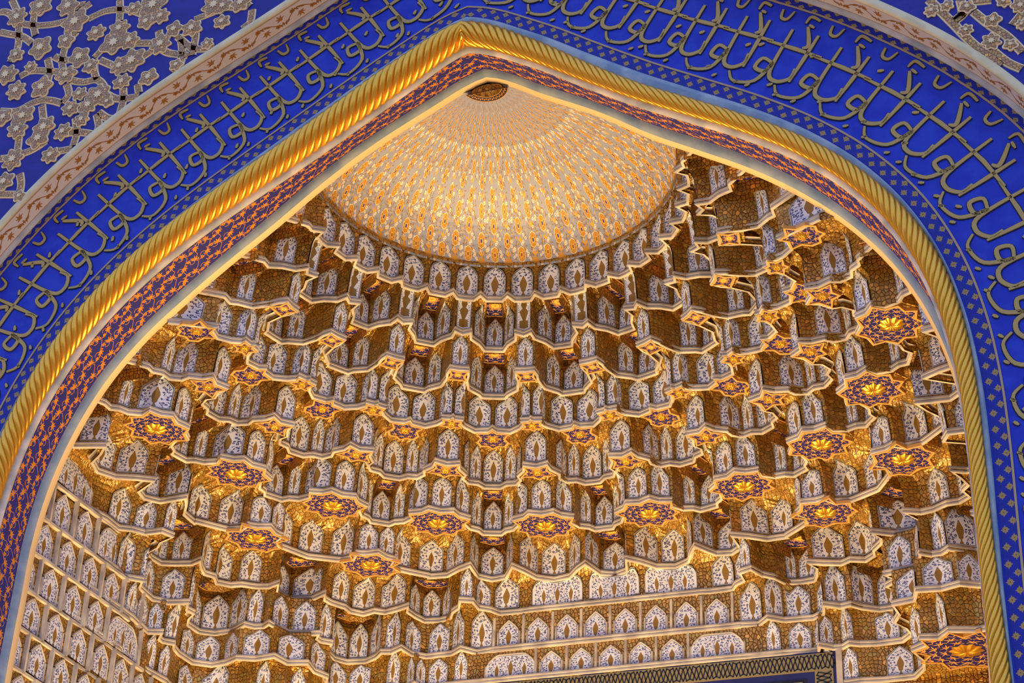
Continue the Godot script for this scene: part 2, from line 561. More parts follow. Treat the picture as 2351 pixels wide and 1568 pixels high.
func gore_sheet() -> Image:
	# one gore of the half dome, crown at the top: rows of gilt medallions between grey and white flowers
	var w := 256
	var h := 1024
	var img := Image.create(w, h, false, Image.FORMAT_RGB8)
	img.fill(Color(0.60, 0.61, 0.68))
	var r := RandomNumberGenerator.new()
	r.seed = 17
	for k in 420:
		var p := Vector2(r.randf() * w, r.randf() * h)
		var col := Color(0.60, 0.42, 0.16) if r.randf() < 0.75 else Color(0.86, 0.66, 0.30)
		for o in [-256.0, 0.0, 256.0]: fill(img, leaf(p + Vector2(o, 0), r.randf() * TAU, 24.0, 5.0, 0.5), col)
	for k in 60:
		var p := Vector2(r.randf() * w, r.randf_range(0.35, 1.0) * h)
		for o in [-256.0, 0.0, 256.0]: flower(img, p + Vector2(o, 0), 11.0, Color(0.93, 0.88, 0.80), Color(0.70, 0.48, 0.20), 5)
	for e in [0, w]:
		line(img, PackedVector2Array([Vector2(e, 0), Vector2(e, h)]), 9.0, Color(0.62, 0.42, 0.15))
	var y := 930.0
	var gap := 118.0
	for k in 11:
		var xs := [128.0] if k % 2 == 0 else [0.0, 256.0]
		for x in xs:
			var s := gap * 0.40
			for g in [[1.0, Color(0.95, 0.80, 0.50)], [0.86, Color(0.52, 0.34, 0.10)], [0.80, Color(0.82, 0.58, 0.20)], [0.36, Color(0.95, 0.80, 0.5)], [0.26, Color(0.24, 0.24, 0.52) if k % 3 else Color(0.60, 0.38, 0.12)]]:
				var pts := PackedVector2Array()
				for i in 20:
					var a := TAU * i / 20.0
					var q: float = g[0] * s * (1.0 + 0.16 * cos(a * 2.0) + 0.05 * cos(a * 10.0))
					pts.append(Vector2(x + sin(a) * q * 0.9, y - cos(a) * q * 1.0 * (1.08 if cos(a) > 0 else 1.0)))
				fill(img, pts, g[1])
			for i in 6:
				var a := TAU * i / 6.0 + 0.5
				line(img, PackedVector2Array([Vector2(x, y) + Vector2.RIGHT.rotated(a) * s * 0.42, Vector2(x, y) + Vector2.RIGHT.rotated(a) * s * 0.74]), 3.0, Color(0.52, 0.32, 0.10))
		for x in ([0.0, 256.0] if k % 2 == 0 else [128.0]):
			for a in [-2.2, -1.57, -0.94]: fill(img, leaf(Vector2(x, y + gap * 0.1), a, gap * 0.42, gap * 0.07), Color(0.90, 0.66, 0.24))
		y -= gap * 0.80
		gap *= 0.93
	for x in [0.0, 256.0]:
		for k in 5: fill(img, leaf(Vector2(x, 1000), -PI * 0.5 + (k - 2) * 0.5, 74.0 - 10.0 * absf(k - 2), 13.0), Color(0.80, 0.58, 0.20))
	return img

func crown_sheet() -> Image:
	var img := Image.create(512, 64, false, Image.FORMAT_RGB8)
	img.fill(Color(0.16, 0.12, 0.16))
	for k in 16:
		palmette(img, Vector2(16 + 32 * k, 32), PI * 0.5 if k % 2 else -PI * 0.5, 22.0, Color(0.74, 0.48, 0.18), 512)
	img.fill_rect(Rect2i(0, 0, 512, 6), Color(0.80, 0.55, 0.22))
	img.fill_rect(Rect2i(0, 58, 512, 6), Color(0.80, 0.55, 0.22))
	return img

# ------------------------------------------------------------------ lamps out of view
func unseen_floodlight(at: Vector3, aim: Vector3, energy: float, label: String) -> void:
	var o := thing("unseen_floodlight", at, label, "lamp", "unseen floodlights on the floor")
	var warm := Color(1.0, 0.85, 0.60)
	var b := Builder.new()
	b.box(Vector3(-0.16, 0.0, -0.12), Vector3(0.16, 0.03, 0.12))
	for s in [-1.0, 1.0]: b.box(Vector3(s * 0.15 - 0.012, 0.03, -0.02), Vector3(s * 0.15 + 0.012, 0.2, 0.02))
	put("stand", b, mat.black, o)
	var d := (aim - at).normalized()
	var head := Node3D.new()
	var up := Vector3.BACK if absf(d.y) > 0.9 else Vector3.UP
	var basis_ := Basis.looking_at(d, up)
	b = Builder.new()
	var c := Vector3(0, 0.2, 0)
	var ring := []
	for q in [[0.05, 0.10], [0.10, 0.02], [0.13, -0.06], [0.13, -0.09]]:
		var row := []
		for k in 17: row.append(c + basis_ * Vector3(cos(TAU * k / 16.0) * q[0], sin(TAU * k / 16.0) * q[0], q[1]))
		ring.append(row)
	for i in 3:
		for k in 16: b.quad(ring[i][k], ring[i][k + 1], ring[i + 1][k + 1], ring[i + 1][k])
	for k in 16: b.tri(ring[0][k], ring[0][k + 1], c + basis_ * Vector3(0, 0, 0.1))
	put("lamp_head", b, mat.black, o)
	b = Builder.new()
	for k in 16: b.tri(c + basis_ * Vector3(0, 0, -0.08), c + basis_ * Vector3(cos(TAU * k / 16.0) * 0.125, sin(TAU * k / 16.0) * 0.125, -0.08), c + basis_ * Vector3(cos(TAU * (k + 1) / 16.0) * 0.125, sin(TAU * (k + 1) / 16.0) * 0.125, -0.08))
	var glow := StandardMaterial3D.new()
	glow.albedo_color = warm
	glow.emission_enabled = true
	glow.emission = warm
	glow.emission_energy_multiplier = 2.0
	put("lamp_glass", b, glow, o)
	head.free()
	var l := SpotLight3D.new()
	l.name = "lamp_light"
	l.light_color = warm
	l.light_energy = energy
	l.light_size = 0.12
	l.spot_angle = 38.0
	l.spot_angle_attenuation = 0.6
	l.spot_range = 40.0
	l.spot_attenuation = 2.0
	l.shadow_enabled = true
	l.basis = basis_
	l.position = c + d * 0.12
	o.add_child(l)

# ------------------------------------------------------------------ the arch
# distance of each curve from the point (0, 6.5) at -45, -37.5 ... 90 degrees above the horizontal, either side
const CURVES := {
	"band_left": [5.691, 5.049, 4.617, 4.338, 4.171, 4.086, 4.058, 4.063, 4.082, 4.096, 4.096, 4.079, 4.052, 4.033, 4.045, 4.114, 4.258, 4.474, 4.718],
	"band_right": [5.665, 5.052, 4.623, 4.326, 4.132, 4.028, 3.997, 4.017, 4.063, 4.109, 4.132, 4.121, 4.081, 4.034, 4.015, 4.066, 4.216, 4.46, 4.718],
	"rope_out_left": [5.617, 4.991, 4.567, 4.288, 4.117, 4.031, 4.005, 4.017, 4.045, 4.069, 4.075, 4.057, 4.023, 3.989, 3.985, 4.041, 4.18, 4.401, 4.655],
	"rope_out_right": [5.602, 5.021, 4.608, 4.309, 4.106, 3.994, 3.96, 3.986, 4.041, 4.093, 4.105, 4.075, 4.018, 3.955, 3.93, 3.97, 4.125, 4.385, 4.655],
	"rope_in_left": [5.377, 4.775, 4.369, 4.105, 3.944, 3.861, 3.833, 3.838, 3.857, 3.871, 3.869, 3.845, 3.806, 3.768, 3.755, 3.797, 3.92, 4.136, 4.42],
	"rope_in_right": [5.433, 4.859, 4.459, 4.177, 3.99, 3.884, 3.845, 3.856, 3.892, 3.927, 3.94, 3.92, 3.871, 3.815, 3.786, 3.826, 3.963, 4.189, 4.42],
	"soffit_left": [5.459, 4.865, 4.457, 4.179, 3.986, 3.883, 3.84, 3.86, 3.885, 3.90, 3.90, 3.865, 3.825, 3.81, 3.855, 3.975, 4.13, 4.31, 4.53],
	"soffit_right": [5.46, 4.851, 4.442, 4.173, 4.006, 3.916, 3.881, 3.89, 3.91, 3.935, 3.93, 3.915, 3.895, 3.875, 3.87, 3.91, 4.06, 4.26, 4.53],
	"lip_left": [5.401, 4.825, 4.42, 4.129, 3.936, 3.833, 3.79, 3.81, 3.835, 3.85, 3.85, 3.82, 3.775, 3.765, 3.80, 3.92, 4.08, 4.26, 4.482],
	"lip_right": [5.389, 4.793, 4.388, 4.119, 3.95, 3.86, 3.83, 3.845, 3.865, 3.885, 3.885, 3.865, 3.835, 3.81, 3.80, 3.85, 4.01, 4.205, 4.482],
}
const BAND_WIDTH := {
	"left": [1.09, 1.09, 1.09, 1.09, 1.09, 1.09, 1.09, 1.09, 1.09, 1.10, 1.10, 1.12, 1.15, 1.16, 1.14, 1.10, 1.06, 1.04, 1.04],
	"right": [1.10, 1.10, 1.10, 1.10, 1.10, 1.10, 1.10, 1.10, 1.10, 1.10, 1.11, 1.08, 1.07, 1.09, 1.10, 1.08, 1.06, 1.04, 1.04],
}
const STEPS := 108            # points per side of an arch curve

func along(t: Array, f: float) -> float:
	f = clampf(f, 0.0, t.size() - 1.0)
	var i := mini(int(f), t.size() - 2)
	var a: float = t[maxi(i - 1, 0)]
	var b: float = t[i]
	var c: float = t[i + 1]
	var d: float = t[mini(i + 2, t.size() - 1)]
	return cubic_interpolate(b, c, a, d, f - i)

func curve(name_: String) -> PackedVector2Array:
	# left foot, over the apex, right foot
	var half := [PackedVector2Array(), PackedVector2Array()]
	for s in 2:
		var t: Array = CURVES[name_ + ("_left" if s == 0 else "_right")]
		var sg := -1.0 if s == 0 else 1.0
		for i in STEPS + 1:
			var f := i * 18.0 / STEPS
			var a := deg_to_rad(-45.0 + 7.5 * f)
			var r := along(t, f)
			half[s].append(Vector2(sg * r * cos(a) if i < STEPS else 0.0, 6.5 + r * sin(a)))
	var out := PackedVector2Array([Vector2(half[0][0].x, FLOOR_Y)])
	out.append_array(half[0])
	for i in range(STEPS - 1, -1, -1): out.append(half[1][i])
	out.append(Vector2(half[1][0].x, FLOOR_Y))
	return out

func outward(p: PackedVector2Array) -> PackedVector2Array:
	var out := PackedVector2Array()
	for i in p.size():
		var d := (p[mini(i + 1, p.size() - 1)] - p[maxi(i - 1, 0)]).normalized()
		out.append(Vector2(-d.y, d.x))
	var m := p.size() / 2
	var s := (p[m] - p[m - 1]).normalized()
	out[m] = Vector2(0.0, 1.0) / maxf(0.5, Vector2(-s.y, s.x).y)
	return out

func shifted(p: PackedVector2Array, by: Array) -> PackedVector2Array:
	# every point moved outward; by: one distance, or one per point
	var n := outward(p)
	var out := PackedVector2Array()
	for i in p.size(): out.append(p[i] + n[i] * (by[i] if by.size() > 1 else by[0]))
	return out

func lerped(a: PackedVector2Array, b: PackedVector2Array, f: float) -> PackedVector2Array:
	var out := PackedVector2Array()
	for i in a.size(): out.append(a[i].lerp(b[i], f))
	return out

func lengths(p: PackedVector2Array) -> PackedFloat32Array:
	# running length from the apex, so that both sides are alike
	var out := PackedFloat32Array()
	var s := 0.0
	for i in p.size():
		if i: s += p[i].distance_to(p[i - 1])
		out.append(s)
	var mid := out[p.size() / 2]
	for i in p.size(): out[i] = absf(out[i] - mid)
	return out

func v3(p: Vector2, z: float) -> Vector3:
	return Vector3(p.x, p.y, z)

func strip(b: Builder, p: PackedVector2Array, zp: float, q: PackedVector2Array, zq: float, per_u := 1.0, v0 := 0.0, v1 := 1.0) -> void:
	var l := lengths(p)
	for i in p.size() - 1:
		b.quad(v3(p[i], zp), v3(p[i + 1], zp), v3(q[i + 1], zq), v3(q[i], zq), Vector2(l[i] / per_u, v0), Vector2(l[i + 1] / per_u, v0), Vector2(l[i + 1] / per_u, v1), Vector2(l[i] / per_u, v1))

func profile(b: Builder, base: PackedVector2Array, prof: Array) -> void:
	# a moulding: prof lists (outward, z)
	var rows := []
	for q in prof: rows.append(shifted(base, [q[0]]))
	for k in prof.size() - 1: strip(b, rows[k], prof[k][1], rows[k + 1], prof[k + 1][1])

var band_in: PackedVector2Array
var band_out: PackedVector2Array
const SPANDREL_Z := 0.25

func build_arch() -> void:
	band_in = curve("band")
	var widths := [1.09]
	for i in STEPS + 1: widths.append(along(BAND_WIDTH.left, i * 18.0 / STEPS))
	for i in range(STEPS - 1, -1, -1): widths.append(along(BAND_WIDTH.right, i * 18.0 / STEPS))
	widths.append(1.10)
	band_out = shifted(band_in, widths)
	var lip := curve("lip")
	var soffit := curve("soffit")
	var rope_in := curve("rope_in")
	var rope_out := curve("rope_out")
	# the wall: spandrel face, stepped back to the inscription, and the back of the wall round the opening
	var b := Builder.new()
	var far := PackedVector2Array()
	for p in band_out:
		var d := p - Vector2(0, 6.0)
		var k := minf(9.0 / maxf(absf(d.x), 0.01), (9.0 if d.y > 0 else 7.7) / maxf(absf(d.y), 0.01))
		far.append(Vector2(0, 6.0) + d * maxf(k, 1.0))
	strip(b, band_out, SPANDREL_Z, far, SPANDREL_Z)
	strip(b, far, SPANDREL_Z, far, FRONT)
	strip(b, far, FRONT, shifted(lip, [0.0]), FRONT)
	var w := put("wall_front", b, mat.dark_blue)
	tag(w, "deep blue plaster wall above the pointed arch, ground of the gilded scrollwork", "wall", "", "structure")
	# pale frieze on the step between spandrel and inscription
	var f := thing("frieze", Vector3(0, 11.5, 0.1), "pale frieze with ochre leaf scroll edging the outside of the blue inscription band", "frieze")
	b = Builder.new()
	strip(b, shift_all(band_out, Vector2(0, -11.5)), 0.135, shift_all(band_out, Vector2(0, -11.5)), -0.065, 0.72)
	put("scroll_band", b, mat.frieze, f)
	b = Builder.new(true)
	var at := shift_all(band_out, Vector2(0, -11.5))
	profile(b, at, [[0.004, -0.060], [-0.022, -0.068], [-0.034, -0.086], [-0.034, -0.098], [0.0, -0.100]])
	put("inner_fillet", b, mat.stone_pale, f)
	b = Builder.new(true)
	profile(b, at, [[0.06, 0.150], [0.06, 0.162], [0.0, 0.168], [-0.012, 0.156], [-0.010, 0.138], [0.004, 0.134]])
	put("outer_fillet", b, mat.stone_cream, f)
	# the blue band
	var band := thing("inscription_band", Vector3(0, 11.3, 0), "broad ultramarine band of gold Arabic lettering following the pointed arch", "inscription")
	var ri := shift_all(band_in, Vector2(0, -11.3))
	var ro := shift_all(band_out, Vector2(0, -11.3))
	b = Builder.new()
	strip(b, ri, 0.0, ro, 0.0)
	put("blue_ground", b, mat.blue, band)
	for k in 2:
		var lo: PackedVector2Array = lerped(ri, ro, 0.012) if k == 0 else lerped(ri, ro, 0.905)
		var hi: PackedVector2Array = lerped(ri, ro, 0.118) if k == 0 else lerped(ri, ro, 0.988)
		b = Builder.new()
		strip(b, lo, 0.003, hi, 0.003, 0.125)
		put("flower_border", b, mat.lozenge, band)
		b = Builder.new()
		var e: PackedVector2Array = hi if k == 0 else lo
		profile(b, e, [[-0.008, 0.003], [-0.008, 0.008], [0.008, 0.008], [0.008, 0.003]])
		put("border_line", b, mat.band_line, band)
	# twisted gold rope between a blue-grey fillet and a pale one
	var rope := thing("rope_moulding", Vector3(0, 11.0, 0), "gilded twisted rope moulding along the edge of the pointed arch", "moulding")
	var off := Vector2(0, -11.0)
	b = Builder.new(true)
	var r_out := shift_all(rope_out, off)
	var r_band := shift_all(band_in, off)
	strip(b, r_band, 0.0, r_band, 0.022)
	strip(b, r_band, 0.022, lerped(r_band, r_out, 0.5), 0.04)
	strip(b, lerped(r_band, r_out, 0.5), 0.04, lerped(r_band, r_out, 1.3), 0.012)
	tag(put("outer_fillet", b, mat.stone_blue, rope), "weathered blue-grey fillet")
	b = Builder.new(true)
	var r_in := shift_all(rope_in, off)
	profile(b, r_in, [[0.07, -0.03], [0.012, -0.045], [-0.012, -0.06], [-0.016, -0.085], [0.006, -0.11]])
	tag(put("inner_fillet", b, mat.stone_pale, rope), "thin pale fillet")
	var mid := lerped(r_in, r_out, 0.5)
	var radius := PackedFloat32Array()
	for i in mid.size(): radius.append(r_in[i].distance_to(r_out[i]) * 0.5)
	var l := lengths(mid)
	var n := outward(mid)
	for i in n.size(): n[i] = n[i].normalized()
	var strands := 8
	for k in strands:
		b = Builder.new(true)
		var last := []
		for i in mid.size() - 1:
			var parts := 4 if i > 0 and i < mid.size() - 2 else 40
			for j in (parts + (1 if i == mid.size() - 2 else 0)):
				var t := j / float(parts)
				var c := mid[i].lerp(mid[i + 1], t)
				var nn := n[i].lerp(n[i + 1], t).normalized()
				var rad := lerpf(radius[i], radius[i + 1], t)
				var side := 1.0 if i < mid.size() / 2 else -1.0
				var s := lerpf(l[i], l[i + 1], t)
				var a := TAU * k / strands + (s / 0.62 * TAU) * 1.0
				var sr := rad * 0.325
				var cc := Vector3(c.x, c.y, 0.015) + (v3(nn, 0) * cos(a) + Vector3(0, 0, 1) * sin(a)) * (rad - sr)
				var row := []
				for q in 9:
					var w_ := a + TAU * q / 8.0
					row.append(cc + (v3(nn, 0) * cos(w_) + Vector3(0, 0, 1) * sin(w_)) * sr)
				if last:
					for q in 8: b.quad(last[q], last[q + 1], row[q + 1], row[q])
				last = row
		put("strand", b, mat.leaf_gold, rope)
	b = Builder.new(true)
	for q in 10:
		var a0 := TAU * q / 10.0
		var a1 := TAU * (q + 1) / 10.0
		for i in mid.size() - 1:
			var p := []
			for e in [[i, a0], [i + 1, a0], [i + 1, a1], [i, a1]]:
				var ii: int = e[0]
				var aa: float = e[1]
				p.append(v3(mid[ii], 0.015) + (v3(n[ii], 0) * cos(aa) + Vector3(0, 0, 1) * sin(aa)) * radius[ii] * 0.5)
			b.quad(p[0], p[1], p[2], p[3])
	put("groove_shade", b, mat.black, rope)  # black core painted in as the shade in the grooves between strands
	# soffit of the arch
	var so := thing("arch_soffit", Vector3(0, 11.0, -0.3), "violet soffit of the arch covered with orange leaf scrollwork, inside the gold rope", "soffit")
	var s_in := shift_all(soffit, off)
	var s_front := lerped(shifted(r_in, [0.025]), s_in, 0.5)
	b = Builder.new()
	strip(b, shifted(r_in, [0.02]), 0.19, s_in, -0.17, 0.50, 0.0, 1.0)
	put("scroll_band", b, mat.soffit, so)
	b = Builder.new(true)
	var lp := shift_all(lip, off)
	var steps := [[-0.1, -0.165], [0.25, -0.172], [0.62, -0.182], [0.86, -0.198], [1.0, -0.22]]
	for k in 4: strip(b, lerped(s_in, lp, steps[k][0]), steps[k][1], lerped(s_in, lp, steps[k + 1][0]), steps[k + 1][1])
	tag(put("inner_fillet", b, mat.stone_blue, so), "pale blue-grey rounded fillet")
	b = Builder.new(true)
	strip(b, lp, -0.22, lp, -0.235)
	strip(b, lp, -0.235, shifted(lp, [-0.02]), -0.27)
	strip(b, shifted(lp, [-0.02]), -0.27, shifted(lp, [0.15]), -0.30)
	tag(put("reveal_strip", b, mat.cream, so), "narrow cream strip at the mouth of the vault")

func shift_all(p: PackedVector2Array, by: Vector2) -> PackedVector2Array:
	var out := PackedVector2Array()
	for q in p: out.append(q + by)
	return out

# ------------------------------------------------------------------ the room round the vault, its outer shell added to keep sky light out
func side_x(z: float) -> float:
	return 3.87 + maxf(0.0, z + 2.1) * 0.075

const BACK_Z := -4.595
const LEVELS := [10.215, 9.88, 9.574, 9.268, 8.962, 8.656, 8.35, 8.045, 7.755, 7.385, 7.07, 6.73, 6.39, 6.05, 5.71]

func build_shell() -> void:
	for s in [-1.0, 1.0]:
		var b := Builder.new()
		var z := [FRONT, -2.1, BACK_Z - 0.3]
		for k in 2:
			var x0: float = s * side_x(z[k])
			var x1: float = s * side_x(z[k + 1])
			b.quad(Vector3(x0, FLOOR_Y, z[k]), Vector3(x1, FLOOR_Y, z[k + 1]), Vector3(x1, 7.72, z[k + 1]), Vector3(x0, 7.72, z[k]))
			b.quad(Vector3(x0, 7.72, z[k]), Vector3(x1, 7.72, z[k + 1]), Vector3(s * 4.6, 7.72, z[k + 1]), Vector3(s * 4.6, 7.72, z[k]))
		b.box(Vector3(minf(s * 4.3, s * 4.8), FLOOR_Y, BACK_Z - 0.6), Vector3(maxf(s * 4.3, s * 4.8), 12.2, FRONT))  # outer block of the shell, unseen, added behind the tiers against sky light
		tag(put("wall_left" if s < 0 else "wall_right", b, mat.gold), "gold mosaic wall of the niche below the vault at the %s" % ("left" if s < 0 else "right"), "wall", "", "structure")
	var b2 := Builder.new()
	b2.box(Vector3(-4.8, FLOOR_Y, BACK_Z - 0.4), Vector3(4.8, 12.2, BACK_Z))
	tag(put("wall_back", b2, mat.gold), "gold mosaic back wall of the niche below the vault", "wall", "", "structure")
	b2 = Builder.new()
	b2.box(Vector3(-4.8, 12.0, BACK_Z - 0.6), Vector3(4.8, 12.3, FRONT))  # added slab above the vault, unseen, blocks light from the sky
	tag(put("unseen_slab", b2, mat.wall), "unseen slab over the vault, added to keep sky light out", "unseen_slab", "", "structure")
	b2 = Builder.new()
	b2.box(Vector3(-14, FLOOR_Y - 0.3, BACK_Z - 0.6), Vector3(14, FLOOR_Y, 20))
	tag(put("floor", b2, mat.floor), "stone floor of hall and niche", "floor", "", "structure")

# ------------------------------------------------------------------ half dome
func build_dome() -> void:
	var d := thing("half_dome", Vector3(0, 10.2, -0.7), "fluted gilt half dome painted with rays of medallions under the arch's point", "dome")
	var o := d.position
	for g in range(-11, 12):
		var mid := 9.0 * g
		var b := Builder.new()
		var rows := 16
		var last := []
		for i in rows + 1:
			var t := i / float(rows) * 0.95
			var row := []
			for k in 7:
				var c := k / 3.0 - 1.0
				var a := deg_to_rad(clampf(mid + 4.5 * c, -103, 103))
				row.append([dome_point(a, t, c) - o, Vector2(c * 0.5 + 0.5, 1.0 - t * 0.92)])
			if last:
				for k in 6: b.quad(last[k][0], last[k + 1][0], row[k + 1][0], row[k][0], last[k][1], last[k + 1][1], row[k + 1][1], row[k][1])
			last = row
		put("gore", b, mat.gore, d)
	# crown: a ring of dark scroll and a gold bowl
	var b := Builder.new()
	var c0 := Vector3(0, 10.868, -0.50) - o
	for k in 48:
		var a0 := TAU * k / 48.0
		var a1 := TAU * (k + 1) / 48.0
		var p := []
		for q in [[a0, 0.205, 0.0], [a1, 0.205, 0.0], [a1, 0.15, 0.012], [a0, 0.15, 0.012]]:
			p.append(clip(c0 + o + Vector3(cos(q[0]) * q[1], q[2] - 0.012, sin(q[0]) * q[1])) - o)
		b.quad(p[0], p[1], p[2], p[3], Vector2(k / 12.0, 0), Vector2((k + 1) / 12.0, 0), Vector2((k + 1) / 12.0, 1), Vector2(k / 12.0, 1))
	var ring := put("crown_ring", b, mat.crown_ring, d)
	b = Builder.new(true)
	for k in 24:
		for j in 5:
			var p := []
			for q in [[k, j], [k + 1, j], [k + 1, j + 1], [k, j + 1]]:
				var a: float = TAU * q[0] / 24.0
				var e: float = q[1] / 5.0 * PI * 0.5
				p.append(clip(c0 + o + Vector3(cos(a) * 0.15 * cos(e), 0.0 + 0.07 * sin(e), sin(a) * 0.15 * cos(e))) - o)
			b.quad(p[0], p[1], p[2], p[3])
	put("crown_bowl", b, mat.gold, ring)

func dome_point(a: float, t: float, c: float) -> Vector3:
	# t 0 at the springing, 1 at the crown; c -1 .. 1 across the gore
	var r := 1.615 * pow(cos(t * PI * 0.5), 0.95) * (1.0 + 0.012 * (1.0 - cos(c * PI)) * t * (1.0 - t))
	var y := 10.213 + 0.68 * sin(t * PI * 0.5)
	var z := lerpf(AXIS.y, -0.50, t)
	return clip(Vector3(r * sin(a), y, z - r * cos(a)))

func clip(p: Vector3) -> Vector3:
	return Vector3(p.x, p.y, minf(p.z, FRONT))

# ------------------------------------------------------------------ stalactite tiers
# half bays from the middle of a bay (0) to the middle of the next pier (9): [degrees, radius]
const LEDGE := {
	1: [[0, 1.675], [2.3, 1.675], [4.45, 1.585], [6.6, 1.68], [9, 1.685]],
	2: [[0, 2.065], [2.25, 2.065], [3.55, 1.96], [6.0, 1.87], [6.45, 1.75], [9, 1.80]],
	3: [[0, 2.41], [2.4, 2.41], [3.0, 2.36], [5.5, 2.265], [6.15, 2.11], [5.9, 2.02], [6.35, 1.925], [9, 1.93]],
	4: [[0, 2.45], [0.9, 2.51], [3.7, 2.53], [5.8, 2.45], [6.9, 2.37], [6.5, 2.32], [8.5, 2.315], [9, 2.28]],
	5: [[0, 3.065], [1.3, 3.065], [2.5, 2.995], [4.2, 2.985], [5.15, 2.90], [4.75, 2.82], [6.1, 2.72], [6.45, 2.61], [9, 2.655]],
	6: [[0, 3.44], [1.4, 3.44], [2.05, 3.375], [3.4, 3.335], [4.4, 3.23], [3.6, 3.13], [5.6, 3.075], [6.65, 2.99], [9, 3.025]],
	7: [[0, 3.83], [1.9, 3.77], [3.2, 3.50], [5.0, 3.62], [6.6, 3.78], [9, 3.845]],
}
# tier 7 has a star on two of its bays either side
const LEDGE_7_STAR := [[0, 3.43], [1.7, 3.515], [3.1, 3.545], [3.05, 3.66], [4.2, 3.755], [6.2, 3.785], [9, 3.83]]
# where the coves of the tier below meet the underside of a tier
const ROOF := {
	0: [[0, 1.60], [9, 1.60]],
	1: [[0, 1.70], [2.3, 1.70], [3.0, 1.70], [4.45, 1.605], [6.6, 1.69], [9, 1.695]],
	2: [[0, 2.085], [2.4, 2.085], [3.6, 1.99], [6.0, 1.89], [6.45, 1.77], [9, 1.81]],
	3: [[0, 2.42], [2.4, 2.42], [3.0, 2.37], [5.5, 2.275], [6.2, 2.15], [6.75, 2.115], [9, 2.115]],
	4: [[0, 2.845], [2.6, 2.80], [3.4, 2.71], [3.7, 2.55], [5.8, 2.46], [6.4, 2.465], [8.3, 2.475], [9, 2.505]],
	5: [[0, 3.085], [1.4, 3.085], [2.6, 3.005], [4.4, 2.99], [5.15, 2.91], [5.4, 2.83], [7.8, 2.845], [9, 2.905]],
	6: [[0, 3.46], [1.4, 3.46], [2.1, 3.39], [3.4, 3.345], [4.1, 3.34], [5.7, 3.48], [7.0, 3.43], [9, 3.55]],
	7: [[0, 3.85], [1.9, 3.79], [2.6, 3.70], [3.2, 3.55], [5.0, 3.64], [6.6, 3.79], [9, 3.855]],
}
const ROOF_7_STAR := [[0, 4.03], [2.0, 3.98], [3.9, 3.93], [4.6, 3.78], [6.2, 3.80], [9, 3.84]]
# panels on a half bay: middle ones are [-a, a] on the bay, pier ones the same on the pier
const PANELS := {
	1: {"bay": 3.6, "pier": 3.55, "side": []},
	2: {"bay": 2.1, "pier": 2.15, "side": [[2.7, 5.5]]},
	3: {"bay": 2.15, "pier": 2.05, "side": [[2.9, 5.4]]},
	4: {"bay": 0.0, "pier": 0.0, "side": [[0.45, 5.3], [6.25, 8.7]]},
	5: {"bay": 1.75, "pier": 2.15, "side": [[2.2, 4.2], [4.4, 5.5]]},
	6: {"bay": 1.4, "pier": 1.75, "side": [[1.9, 3.4], [4.0, 6.4]]},
	7: {"bay": 1.6, "pier": 1.75, "side": [[2.1, 3.3], [4.3, 6.7]]},
}
# the lower tiers step back into the two corners: degrees 0 (back wall) to 45 (corner), the other half mirrored
const CORNER_LEDGE := {
	8: [[13.9, 3.925], [16.7, 3.97], [17.9, 3.89], [19.6, 3.85], [20.5, 3.69], [22.65, 3.685], [22.7, 3.86], [23.5, 3.97], [23.7, 4.14], [25, 4.21], [26.8, 4.25], [28.1, 4.16], [29.4, 4.05], [29.6, 3.91], [30.9, 4.03], [32.4, 4.15], [33.9, 4.15], [35.0, 4.26], [36.7, 4.24], [37.7, 4.16], [39.7, 4.12], [40.9, 4.06], [41.6, 3.91], [42.7, 4.13], [45, 4.26]],
	9: [[17.8, 4.0], [19.8, 4.07], [22, 3.98], [23.2, 4.13], [26.4, 4.25], [28.2, 4.22], [30, 4.07], [31.1, 4.22], [32.4, 4.25], [32.7, 4.38], [33.6, 4.53], [35.7, 4.62], [37.3, 4.58], [38.6, 4.44], [38.9, 4.2], [40.4, 4.2], [41.2, 4.15], [41.35, 4.03], [43.2, 4.11], [45, 4.17]],
	10: [[20.0, 4.05], [22.7, 4.12], [26.5, 4.28], [27.8, 4.18], [28.6, 4.32], [29.4, 4.36], [30.8, 4.33], [31.5, 4.42], [32.9, 4.52], [35.4, 4.63], [37.4, 4.58], [38.4, 4.44], [38.8, 4.28], [40.9, 4.2], [42.6, 4.03], [45, 4.13]],
	11: [[21, 4.08], [23.5, 4.2], [26.5, 4.30], [29, 4.36], [31, 4.42], [33, 4.55], [36, 4.70], [38.4, 4.62], [40.3, 4.48], [41.6, 4.27], [43.8, 4.29], [45, 4.16]],
}
